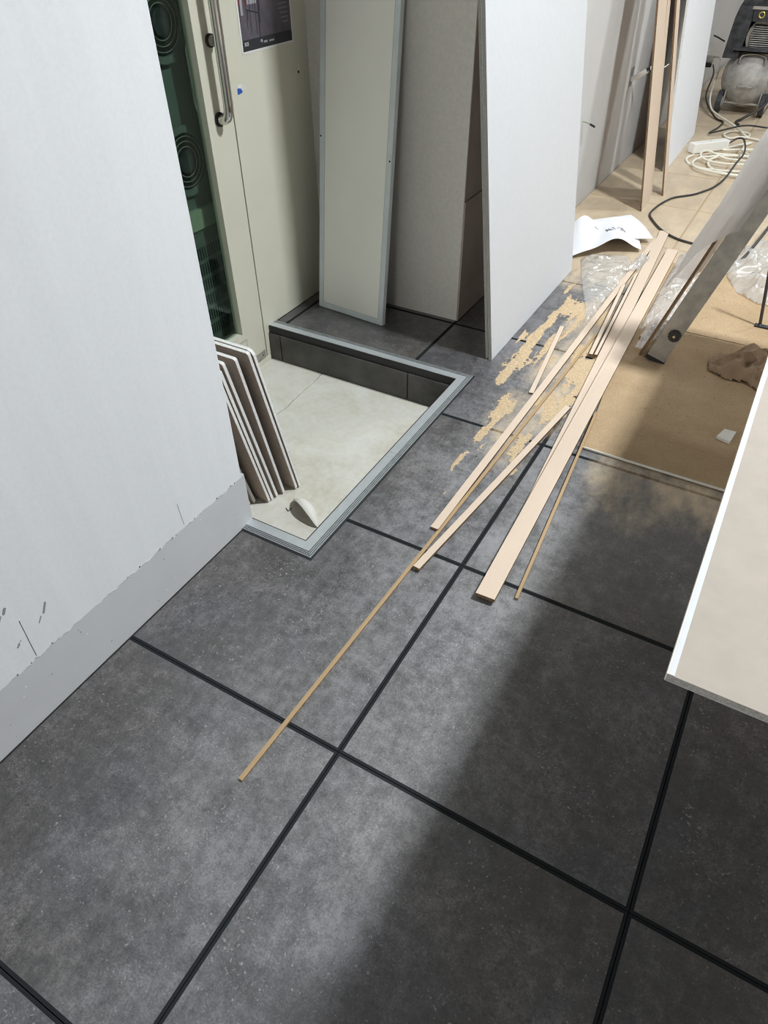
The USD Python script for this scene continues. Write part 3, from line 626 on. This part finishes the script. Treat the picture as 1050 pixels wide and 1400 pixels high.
# ------------------------------------------------------------------ laths and planks on the floor
def lath(name, label, p0, p1, w, th, m, z0=.0006, z1=None, cat='lath', group=None):
    """Lies flat from p0 to p1 (x, y of the centre line); z0, z1: height of its underside at the two ends."""
    z1 = z0 if z1 is None else z1
    mt, Ln = frame_of((*p0, z0), (*p1, z1))
    msh = box(0, Ln, -w / 2, w / 2, 0, th)
    return solo(name, msh, m, label, cat, mtx=mt, group=group)
lath('fibreboard_lath', 'leftmost long flat fibreboard lath on the grey tiles', (-.1245, .6825), (-.098, 3.08), .0235, .009, m_mdf)
lath('fibreboard_lath', 'fibreboard lath slanting to the right between the leftmost lath and the wide plank', (-.0965, .5235), (.003, 1.435), .0195, .009, m_mdf, .0062, .0008)
lath('fibreboard_lath', 'widest fibreboard plank on top of the lath pile', (.100, .5155), (.009, 2.94), .050, .011, m_mdf, .0115, .0115)
lath('fibreboard_lath', 'long fibreboard plank lying half under the wide one', (.088, .78), (-.0845, 3.192), .046, .010, m_mdf, .0008)
lath('wooden_strip', 'short thin wooden strip right of the wide plank, its end on the shaded tile', (.166, .5615), (.098, 1.44), .0085, .0062, m_lath, .0006, .0098)
lath('wooden_strip', 'very thin long wooden strip reaching furthest towards the viewer', (-.137, -.149), (-.068, 1.98), .0098, .0055, m_lath)
lath('fibreboard_lath', 'thin fibreboard lath starting halfway up the left side of the pile', (-.033, 1.793), (-.090, 2.45), .014, .010, m_mdf, .0108)
lath('fibreboard_lath', 'thin fibreboard lath squeezed between the half-hidden plank and its neighbour', (-.016, 1.80), (-.072, 2.6), .011, .009, m_mdf, .0108)
lath('wooden_strip', 'short loose strip lying alone in the sawdust left of the pile', (-.1385, 1.4585), (-.2055, 1.98), .0165, .0055, m_mdf)
lath('fibreboard_lath', 'pale lath on the floor beside the plastic-wrapped trestle leg', (.105, 2.02), (.160, 2.66), .030, .010, m_mdf, .0098)
lath('fibreboard_lath', 'pale lath far back along the trestle, near the white cable coil', (.110, 2.87), (.132, 4.035), .021, .008, m_mdf, .0006)

# ------------------------------------------------------------------ dusty hardboard sheets on the floor
hb = .008
H0 = solo('hardboard_sheet', extrude(Polygon([(.118, 1.245), (1.9, 1.245), (1.9, 2.163), (.040, 2.163), (.050, 1.90)]), hb - .0004, .0004), m_dustboard, 'sawdust-covered hardboard sheet on the floor, the near one with a pale front edge', 'hardboard')
H1 = solo('hardboard_sheet', extrude(Polygon([(.040, 2.168), (1.9, 2.168), (1.9, 2.82), (-.005, 2.82)]), hb - .0004, .0004), m_dustboard, 'sawdust-covered hardboard sheet on the floor behind the trestle', 'hardboard')
solo('edge_strip', box(.117, 1.9, 1.2408, 1.2448, .003, hb + .0010), m_card, 'pale strip along the front edge of the near hardboard sheet', 'edging')

# sawdust: thick drifts as real relief where the brush left it
def drift(name, label, poly, step, z0, thr, hmax, seed, stretch=(1, .35, 14.)):
    x0, y0, x1, y1 = poly.bounds
    xs, ys_ = np.arange(x0, x1, step), np.arange(y0, y1, step)
    X, Y = np.meshgrid(xs, ys_, indexing='ij')
    from shapely import contains_xy, distance, points
    ins = contains_xy(poly, X.ravel(), Y.ravel()).reshape(X.shape)
    dist = np.where(ins, distance(points(np.c_[X.ravel(), Y.ravel()]), poly.boundary).reshape(X.shape), 0)
    N = fbm(np.c_[X.ravel() * stretch[0] * stretch[2], Y.ravel() * stretch[1] * stretch[2], X.ravel() * 0], 6, seed).reshape(X.shape)
    G = fbm(np.c_[X.ravel() * 160, Y.ravel() * 160, X.ravel() * 0], 3, seed + 3).reshape(X.shape)
    v = N - thr + np.clip(dist / .05, 0, 1) * .16 - .10 + (G - .5) * .16
    Z = np.clip(v, 0, .4) * hmax / .25 * (.6 + .8 * G)
    i = np.arange(X.size).reshape(X.shape)
    ok = (v > 0) & ins
    q = ok[:-1, :-1] & ok[1:, :-1] & ok[1:, 1:] & ok[:-1, 1:]
    a, b, c, d = i[:-1, :-1][q], i[1:, :-1][q], i[1:, 1:][q], i[:-1, 1:][q]
    m = trimesh.Trimesh(np.c_[X.ravel(), Y.ravel(), (Z + z0).ravel()], np.vstack([np.c_[a, b, c], np.c_[a, c, d]]), process=False)
    m.remove_unreferenced_vertices()
    return m
S1 = Polygon([(-.30, 1.50), (-.33, 1.85), (-.315, 2.35), (-.22, 2.55), (-.13, 2.3), (-.13, 1.7), (-.14, 1.25), (-.15, .95), (-.15, .80), (-.22, .80), (-.22, 1.0), (-.235, 1.25)])
S2 = Polygon([(-.105, .9), (-.11, 2.0), (-.09, 2.4), (.02, 1.6), (.02, 1.35), (-.04, .85)])
part('sawdust', [drift('', '', S1, .0034, .0004, .505, .0020, 11, (1, .20, 30)), drift('', '', S2, .0034, .0004, .52, .0012, 21, (1, .25, 28))], m_sawdust, smooth=True)
meta(stage.GetPrimAtPath('/World/sawdust'), 'drifts of yellow sawdust swept over the grey tiles left of the laths', 'sawdust', kind='stuff')
cr = []
base_v = np.array([[0, 0, .0], [1, 0, 0], [.5, .9, 0], [.5, .35, .7]]); base_f = np.array([[0, 2, 1], [0, 1, 3], [1, 2, 3], [2, 0, 3]])
V, Fc = [], []
for k in range(2600):
    if k < 1500:
        x, y, z = rng.uniform(.13, .75), rng.uniform(1.26, 2.75), hb
        if rng.random() > .25 + .75 * math.exp(-((x - .28) / .22) ** 2): continue
    elif k < 1900: x, y, z = rng.normal(-.2, .07), rng.uniform(.9, 2.4), .001
    else: x, y, z = rng.uniform(-.1, .9), rng.uniform(-.6, 1.2), 0.
    if k >= 1900: s = rng.uniform(.0005, .0013)
    else: s = rng.uniform(.001, .0032)
    a = rng.uniform(0, 6.28); c, s_ = math.cos(a), math.sin(a)
    v = base_v * s * np.array([rng.uniform(.6, 2.2), .8, .8]); v = np.c_[v[:, 0] * c - v[:, 1] * s_, v[:, 0] * s_ + v[:, 1] * c, v[:, 2]] + (x, y, z)
    Fc.append(base_f + 4 * len(V)); V.append(v)
part('wood_crumbs', trimesh.Trimesh(np.vstack(V), np.vstack(Fc), process=False), m_crumb)
meta(stage.GetPrimAtPath('/World/wood_crumbs'), 'tiny dark wood crumbs strewn over the dusty hardboard and tiles', 'crumbs', kind='stuff')
solo('board_chip', extrude(Polygon([(.471, 1.492), (.486, 1.546), (.522, 1.547), (.513, 1.480)]), .009, hb), m_card, 'small pale square chip of board lying on the dusty hardboard', 'chip')

# ------------------------------------------------------------------ trestle with the plasterboard table top
TY = 1.889
tr = thing('trestle', 'aluminium trestle leg with black knob, wrapped in plastic film, carrying the table board', 'trestle', (.185, TY, hb))
def leg(p0, p1, w, d):
    m, Ln = frame_of(p0, p1, (0, -1, 0)); b = box(0, Ln, -w / 2, w / 2, -d / 2, d / 2)
    b.apply_transform(m); return b
top_z = .735
k_ = .285
pA, pB = np.array([0, 0, .012]), np.array([k_ * (top_z - .02), 0, top_z - .02])
lg = part('leg', leg(pA, pB, .068, .026), m_alu_leg, tr)
part('rubber_foot', leg((-.003, 0, 0), (.001, 0, .014), .072, .032), m_black, lg)
ang = np.linspace(0, 2 * np.pi, 28, endpoint=False)
kn = Polygon([((.0225 if i % 2 else .0195) * math.cos(a), (.0225 if i % 2 else .0195) * math.sin(a)) for i, a in enumerate(ang)])
km = extrude(kn, .013); km.apply_transform(np.array([[1, 0, 0, .041], [0, 0, -1, -.013], [0, 1, 0, .118], [0, 0, 0, 1.]]))
kb = part('knob', km, m_blackplastic, lg)
part('knob_bolt', cyl((.041, -.024, .118), (.041, -.0285, .118), .005, 12), m_steel, kb)
# the other leg pair, platform
part('leg', leg(pA + (1.15, 0, 0), (1.15 - k_ * (top_z - .02), 0, top_z - .02), .068, .026), m_alu_leg, tr)
part('platform', box(.17, .98, -.14, .14, top_z - .045, top_z - hb - .004), m_alu_leg, tr)
part('leg', leg((.0, .28, .0), (k_ * (top_z - .02), .10, top_z - .03), .06, .026), m_alu_leg, tr)
tr2 = thing('trestle', 'second aluminium trestle under the near end of the table board, out of view', 'trestle', (.185, .55, 0))
for sgn in (-1, 1):
    for yy in (-.18, .18):
        part('leg', leg((.95 + sgn * .12, yy, 0), (.95 + sgn * .08, yy * .4, top_z - .02), .05, .026), m_alu_leg, tr2)
part('platform', box(.80, 1.12, -.12, .12, top_z - .045, top_z - .004), m_alu_leg, tr2)
# table board: back paper upward, white wrap along its edge
B0 = np.array([.484, -.086, .740])
bt = thing('table_board', 'large plasterboard sheet lying brown-grey back up as a table top at the right', 'plasterboard', tuple(B0))
bw, bL, bT = .91, 2.15, .0105
edge_dir = .0175 # slight turn
rot = trimesh.transformations.rotation_matrix(-.001, (0, 0, 1))
def rb(m): m.apply_transform(rot); return m
part('gypsum_core', rb(box(.0006, bw, 0, bL, .0005, bT - .0005)), m_gypsumdk, bt)
part('back_paper', rb(box(.0068, bw, .0, bL, bT - .0006, bT)), m_tanback, bt)
part('edge_wrap', rb(box(.0012, .0068, .0006, bL, bT - .0006, bT + .0003)), m_white, bt, 'white paper wrapped over the long edge')
part('edge_wrap', rb(box(-.0004, .0012, .0006, bL, .0004, bT)), m_card, bt)
part('front_paper', rb(box(0, bw, 0, bL, 0, .0006)), m_white, bt)

# plank wrapped with the leg and the milky film round both
mt, Ln = frame_of((.1225, 1.925, hb + .001), (.275, 1.965, .52), (-.95, .1, .28))
solo('fibreboard_plank', box(0, Ln, -.03, .03, -.009, 0), m_mdf, 'dark-faced fibreboard plank standing along the trestle leg', 'board', mtx=mt)
# film: an irregular sleeve round leg and plank
def sleeve():
    a, b = 46, 40; P = np.zeros((a, b, 3))
    for j in range(b):
        th_ = math.radians(96 + 186 * j / (b - 1))
        for i in range(a):
            left = max(0, -math.cos(th_)); front = max(0, -math.sin(th_))
            t0 = .34 + .17 * front ** 1.5 - .06 * left + .012 * math.sin(5 * th_ + 1)
            z = t0 + (1.05 - t0) * i / (a - 1)
            cxx = .185 + k_ * (z - hb) - .018 - .010 * (1 - i / (a - 1)); cy = TY + .022
            rx = .084 + .010 * math.sin(5 * th_ + z * 9) * .5; ry = .046
            w = (fbm([[math.cos(th_) * 2.2, math.sin(th_) * 2.2, z * 5]], 3, 4)[0] - .5) * .03
            P[i, j] = (cxx + (rx + w) * math.cos(th_), cy + (ry + w) * math.sin(th_), z)
    return grid_mesh(P)
sv = sleeve(); 
solo('plastic_film', sv, m_film_drape, 'milky plastic film draped round the trestle leg', 'plastic film', smooth=True)

def crumple(poly, h, seed, step=.006, z0=.001, freq=16., edge=.03, warp=1.0):
    """Crumpled thin sheet over a polygon: ridged relief that comes down to the floor at its rim."""
    x0, y0, x1, y1 = poly.bounds
    X, Y = np.meshgrid(np.arange(x0, x1 + step, step), np.arange(y0, y1 + step, step), indexing='ij')
    from shapely import contains_xy, distance, points
    pts = np.c_[X.ravel(), Y.ravel()]
    ins = contains_xy(poly, pts[:, 0], pts[:, 1]); dist = np.where(ins, distance(points(pts), poly.boundary), 0)
    w = fbm(np.c_[pts * 5, 0 * pts[:, :1]], 3, seed + 9)[:, None] * warp * .12
    q = np.c_[(pts + w) * freq, 0 * pts[:, :1]]
    rid = 1 - np.abs(2 * fbm(q, 2, seed) - 1) * 2.2
    rid2 = 1 - np.abs(2 * fbm(q * 2.3 + 7, 2, seed + 2) - 1) * 2.2
    z = np.clip(dist / edge, 0, 1) ** .7 * h * np.clip(.35 + .5 * rid + .3 * rid2, .05, 1.4)
    i = np.arange(X.size).reshape(X.shape); ok = ins.reshape(X.shape)
    c = ok[:-1, :-1] & ok[1:, :-1] & ok[1:, 1:] & ok[:-1, 1:]
    a, b, cc, d = i[:-1, :-1][c], i[1:, :-1][c], i[1:, 1:][c], i[:-1, 1:][c]
    m = trimesh.Trimesh(np.c_[pts, z + z0], np.vstack([np.c_[a, b, cc], np.c_[a, cc, d]]), process=False); m.remove_unreferenced_vertices()
    return m
solo('plastic_sheet', crumple(Polygon([(-.356, 2.666), (-.333, 2.728), (-.209, 2.786), (-.15, 2.79), (-.115, 2.609), (-.125, 2.199), (-.131, 2.039), (-.188, 2.208), (-.267, 2.411)]), .022, 3), m_film, 'crumpled clear plastic sheet on the floor below the white papers', 'plastic sheet', smooth=60)
solo('plastic_sheet', crumple(Polygon([(.056, 2.45), (.048, 2.93), (.098, 2.98), (.17, 2.75), (.20, 2.53), (.160, 2.50), (.115, 2.25), (.088, 2.12), (.07, 2.05)]), .03, 5, .005, hb, 22), m_film, 'wrinkled plastic sheet between the wide plank and the trestle', 'plastic sheet', smooth=60)
solo('plastic_sheet', crumple(Polygon([(.094, 1.923), (.092, 2.10), (.135, 2.5), (.185, 2.484), (.17, 2.1), (.125, 1.912)]), .03, 8, .005, hb + .011, 24), m_film_drape, 'rumpled milky plastic strip tucked behind the standing plank', 'plastic sheet', smooth=60)
solo('plastic_bag', crumple(Polygon([(.25, 3.0), (.30, 3.16), (.44, 3.25), (.62, 3.0), (.60, 2.57), (.505, 2.545), (.438, 2.55), (.35, 2.62), (.285, 2.76)]), .085, 14, .006, hb, 10, .10), m_film, 'crumpled clear plastic bag on the dusty floor behind the trestle leg', 'plastic bag', smooth=60)
for pts, lab in (([(-.135, 2.60), (-.115, 2.74), (-.06, 2.80), (-.075, 2.64)], 'knotted twist of clear plastic over the leftmost lath'),):
    solo('plastic_twist', crumple(Polygon(pts), .04, 31, .003, .012, 34, .02), m_film, lab, 'plastic', smooth=60)

# kraft bag
solo('paper_bag', crumple(Polygon([(.366, 1.905), (.352, 1.975), (.372, 2.03), (.41, 2.04), (.435, 2.10), (.52, 2.15), (.66, 2.12), (.68, 1.95), (.60, 1.862), (.545, 1.84), (.50, 1.878), (.434, 1.868)]), .060, 42, .0045, hb, 10, .055, 1.6), m_kraft, 'crumpled brown kraft paper bag on the hardboard', 'paper bag')
# thin black rod and brown cable beyond the leg
t = thing('brace_rod', 'thin dark upright rod standing on the hardboard behind the kraft bag', 'rod', (.482, 2.352, hb))
part('rod', cyl((0, 0, 0), (-.062, 0, .34), .006, 10), m_blackcable, t)
part('foot_blob', [trimesh.creation.icosphere(2, .012), ], m_blackplastic, t)
part('foot_plate', rbox(-.02, .035, -.014, .012, 0, .007, .003, 1), m_blackplastic, t)
solo('power_cable', tube(spline([(.27, 2.95, .018), (.297, 2.90, .022), (.328, 2.945, .06), (.36, 3.1, .10), (.385, 3.35, .11), (.42, 3.7, .05), (.5, 3.9, .01)], 10), .0065, 8), m_blackcable, 'dark brown cable arching over the plastic bag behind the leg', 'cable', smooth=True)

# ------------------------------------------------------------------ papers
def patch(c, hfun, n=26):
    """Bilinear patch over four floor corners (00, 10, 11, 01) with the height hfun(u, v)."""
    u, v = np.meshgrid(np.linspace(0, 1, n), np.linspace(0, 1, n), indexing='ij')
    c = [np.array(p, float) for p in c]
    XY = (1 - u)[..., None] * ((1 - v)[..., None] * c[0] + v[..., None] * c[3]) + u[..., None] * ((1 - v)[..., None] * c[1] + v[..., None] * c[2])
    return np.dstack([XY, hfun(u, v)])
pp = thing('drawing_sheet', 'white drawing sheet with a pencilled note, bulging on the floor, in front', 'paper')
def h1(u, v): return .006 + .055 * np.exp(-((u - .30 + .1 * v) / .16) ** 2) * (.35 + .65 * v) + .075 * np.exp(-((u - .66) / .24) ** 2) * (1 - .45 * v) * np.clip(1.2 - v * .4, 0, 1) + .03 * np.clip(v - .6, 0, 1)
P1 = patch([(-.445, 2.60), (-.125, 2.885), (-.245, 3.23), (-.52, 2.98)], lambda u, v: h1(u, v), 36)
part('sheet', solidify(grid_mesh(P1), .0004), m_paper, pp, smooth=True)
# pencil note follows the paper
tm = meshkit.text_mesh('ALT-25', .019, .0004)
tv = np.array(tm.vertices); tv = np.c_[tv[:, 0] - tv[:, 0].mean(), tv[:, 1] - tv[:, 1].mean(), tv[:, 2]]
ca, sa = math.cos(.62), math.sin(.62); ctr = np.array([-.278, 2.965])
tx, ty = tv[:, 0] * ca - tv[:, 1] * 2.3 * sa + ctr[0], tv[:, 0] * sa + tv[:, 1] * 2.3 * ca + ctr[1]
from scipy.interpolate import LinearNDInterpolator
zi = LinearNDInterpolator(P1[..., :2].reshape(-1, 2), P1[..., 2].ravel())(np.c_[tx, ty])
part('pencil_note', trimesh.Trimesh(np.c_[tx, ty, np.nan_to_num(zi, nan=.05) + .0012 + tv[:, 2]], tm.faces, process=False), m_ink, pp)
p2 = thing('drawing_sheet', 'white drawing sheet lying under and behind, pointing right to the laths', 'paper')
part('sheet', solidify(grid_mesh(patch([(-.30, 2.92), (-.105, 3.015), (-.29, 3.30), (-.52, 3.10)], lambda u, v: .012 + .030 * np.sin(np.pi * np.clip(v * .9 + .1, 0, 1)) * (1 - .5 * u) + .012 * u, 26)), .0004), m_paper, p2, smooth=True)

# ------------------------------------------------------------------ cables and power strip
mt, Ln = frame_of((-.268, 4.675, .003), (-.085, 4.885, .003))
t = thing('power_strip', 'white box-shaped power strip lying on the dusty floor', 'power strip', mtx=mt)
part('housing', rbox(0, Ln, -.028, .028, 0, .058, .004, 1), m_whiteplastic, t)
part('indicator', cyl((Ln * .52, 0, .0575), (Ln * .52, 0, .059), .004, 10), m_dirt_shade, t)
part('end_cap', rbox(Ln - .004, Ln + .006, -.022, .022, .006, .05, .003, 1), m_whiteplastic, t)
bc = [(-.075, 4.90, .03), (-.03, 4.93, .06), (.015, 4.87, .07), (.061, 4.60, .065), (.05, 4.35, .055), (.037, 4.157, .03), (.001, 4.018, .009), (-.045, 3.90, .007), (-.084, 3.829, .006), (-.163, 3.731, .006), (-.20, 3.60, .006), (-.214, 3.491, .006), (-.214, 3.42, .006), (-.192, 3.353, .006), (-.111, 3.22, .006), (-.01, 3.13, .006), (.113, 3.092, .006), (.22, 3.03, .006)]
solo('extension_cable', tube(spline(bc, 9), .0055, 8), m_blackcable, 'thin black cable snaking from the power strip across the dusty floor', 'cable', smooth=True)
# white coil
cpts = []
loops = [(-.02, 4.55, .24, .13, .35), (.10, 4.50, .22, .15, .2), (.0, 4.42, .20, .12, -.1), (.06, 4.64, .26, .12, .45), (.18, 4.95, .16, .14, .1), (.2, 5.0, .09, .09, 0.)]
for li, (cx_, cy_, ra, rb_, ro) in enumerate(loops):
    for k in range(12):
        a = 2 * math.pi * k / 12 + 2.4
        x, y = ra * math.cos(a), rb_ * math.sin(a) * 1.5
        cpts.append((cx_ + x * math.cos(ro) - y * math.sin(ro), cy_ + x * math.sin(ro) + y * math.cos(ro), .008 + .007 * (li % 4) + .004 * math.sin(3 * a)))
cpts += [(-.02, 5.2, .01), (-.10, 5.13, .01), (-.15, 5.22, .01), (-.10, 5.34, .01), (.0, 5.30, .012), (.0, 5.2, .015), (-.08, 5.36, .02), (-.18, 5.50, .03), (-.27, 5.63, .035), (-.35, 5.76, .05), (-.40, 5.92, .11), (-.42, 6.15, .22), (-.46, 6.38, .27), (-.53, 6.5, .26)]
solo('cable_coil', tube(spline(cpts, 7), .0068, 8), m_whitecable, 'loosely coiled cream white extension cord on the floor', 'cable', smooth=True)
bc2 = [(-.52, 6.52, .20), (-.47, 6.3, .17), (-.44, 6.0, .07), (-.30, 5.68, .012), (-.22, 5.58, .007), (-.22, 5.4, .007), (-.245, 5.2, .012), (-.19, 5.19, .03), (-.05, 5.36, .045), (.1, 5.49, .02), (.4, 5.55, .007), (.8, 5.5, .007)]
solo('extension_cable', tube(spline(bc2, 9), .006, 8), m_blackcable, 'dark cable hanging from the wall plug and crossing the floor before the compressor', 'cable', smooth=True)
t = thing('wall_plug', 'cluster of white plugs in a wall socket beside the far white sheet', 'plug', (-.60, 6.56, .235))
part('socket_plate', rbox(0, .012, -.05, .05, -.06, .06, .004, 1), m_whiteplastic, t)
part('plug', rbox(.01, .07, -.03, .0, -.02, .03, .006, 1), m_whiteplastic, t)
part('plug', rbox(.01, .06, .005, .04, -.035, .01, .006, 1), m_whitetape, t)
part('plug', rbox(.01, .065, -.04, -.005, -.055, -.028, .006, 1), m_blackplastic, t)

# ------------------------------------------------------------------ compressor
C0 = np.array([-.165, 5.80, 0.])
cp_ = thing('air_compressor', 'dusty grey air compressor with black motor housing and two wheels', 'compressor', tuple(C0))
def yz(m, tr_): m.apply_transform(trimesh.transformations.rotation_matrix(math.pi / 2, (1, 0, 0))); m.apply_translation(tr_); return m
prof = [(0.0, .155)] + [(.192 * math.sin(a), .155 * math.cos(a)) for a in np.linspace(.12, math.pi / 2, 12)] + [(.192, -.5)] + [(.192 * math.cos(a), -.5 - .15 * math.sin(a)) for a in np.linspace(.15, math.pi / 2 - .05, 8)] + [(0.0, -.65)]
tk = trimesh.creation.revolve(np.array(prof)[::-1], sections=48)
part('tank', yz(tk, (0, .155, .235)), m_tank, cp_, 'dusty domed grey air tank', smooth=50)
part('tank_seam', yz(trimesh.creation.torus(.193, .004, 48, 8), (0, .16, .235)), m_tank, cp_, smooth=True)
part('tank_bracket', tube(spline([(-.085, .04, .325), (-.088, .025, .355), (-.075, .035, .382), (0, .045, .392), (.072, .035, .382), (.085, .025, .355), (.082, .04, .325)], 6), .006, 8), m_alu_leg, cp_, smooth=True)
part('tank_handle', tube(spline([(-.05, .006, .19), (-.045, -.012, .196), (0, -.018, .202), (.045, -.012, .196), (.05, .006, .19)], 6), .005, 8), m_tank, cp_, smooth=True)
part('dust_plate', box(-.15, .16, .0, .06, .405, .412), m_dustgrey, cp_)
for x in (-.155, .155):
    w = part('wheel', cyl((x - .018, .08, .075), (x + .018, .08, .075), .075, 28), m_dustblack, cp_)
    part('wheel_hub', cyl((x - .022, .08, .075), (x + .022, .08, .075), .042, 20), m_tank, w)
part('axle', cyl((-.17, .08, .075), (.17, .08, .075), .009, 10), m_alu_leg, cp_)
for x in (-.13, .12): part('axle_bracket', box(x, x + .01, .05, .12, .06, .16), m_alu_leg, cp_)
part('rear_foot', box(-.08, .08, .6, .64, 0, .08), m_alu_leg, cp_)
# saddle and motor housing
part('saddle', box(-.16, .19, .0, .5, .405, .43), m_dustblack, cp_)
side = Polygon([(-.235, .325), (-.155, .37), (-.13, .63), (-.15, .80), (-.19, .80), (-.205, .63)])
def front(poly, y0, y1):
    m = trimesh.creation.extrude_polygon(poly, y1 - y0, engine='earcut'); v = np.array(m.vertices)
    m.vertices = np.c_[v[:, 0], y1 - v[:, 2], v[:, 1]]; return m
part('side_housing', front(Polygon([(-.215, .36), (-.11, .36), (-.085, .60), (-.10, .67), (-.185, .67), (-.20, .6)]), .02, .42), m_dustblack, cp_)
part('side_housing', front(Polygon([(.24, .36), (.13, .42), (.12, .6), (.13, .67), (.24, .67)]), .02, .42), m_dustblack, cp_)
part('top_cover', front(Polygon([(-.19, .665), (.24, .665), (.24, .80), (-.07, .84), (-.14, .78)]), .06, .46), m_dustblack, cp_)
part('top_plate', front(Polygon([(-.10, .655), (.24, .655), (.24, .668), (-.10, .668)]), .0, .47), m_dustgrey, cp_)
part('front_plate', front(Polygon([(-.08, .585), (.20, .585), (.20, .655), (-.09, .655)]), .012, .06), m_dustblack, cp_)
rg = part('brass_ring', trimesh.creation.torus(.017, .0055, 24, 10, transform=trimesh.transformations.translation_matrix((-.03, .008, .625)) @ trimesh.transformations.rotation_matrix(math.pi / 2, (1, 0, 0))), m_brass, cp_, 'brass coloured fitting ring', smooth=True)
part('motor_body', yz(trimesh.creation.cylinder(.125, .4, sections=40), (.03, .27, .49)), m_dustgrey, cp_, smooth=40)
for k in range(11):
    zz = .425 + .0125 * k; hw = .085 + .012 * math.sin(k / 10 * math.pi)
    part('grille_bar', rbox(.03 - hw, .03 + hw, .045, .07, zz, zz + .006, .002, 1), m_tank, cp_)
part('grille_back', box(-.06, .12, .062, .072, .42, .565), m_slot, cp_)
part('cylinder_head', front(Polygon([(.0, .80), (.18, .80), (.18, .95), (.03, .95)]), .1, .35), m_brass, cp_, 'yellowish cylinder head')
for k in range(6):
    part('cooling_fin', box(-.02, .20, .08, .37, .81 + .024 * k, .816 + .024 * k), m_dustblack, cp_)
part('hose', tube(spline([(.16, .03, .42), (.21, .0, .36), (.215, -.01, .24), (.17, -.05, .10), (.06, -.12, .02), (.03, -.18, .008), (.06, -.26, .007)], 8), .009, 8), m_blackcable, cp_, smooth=True)
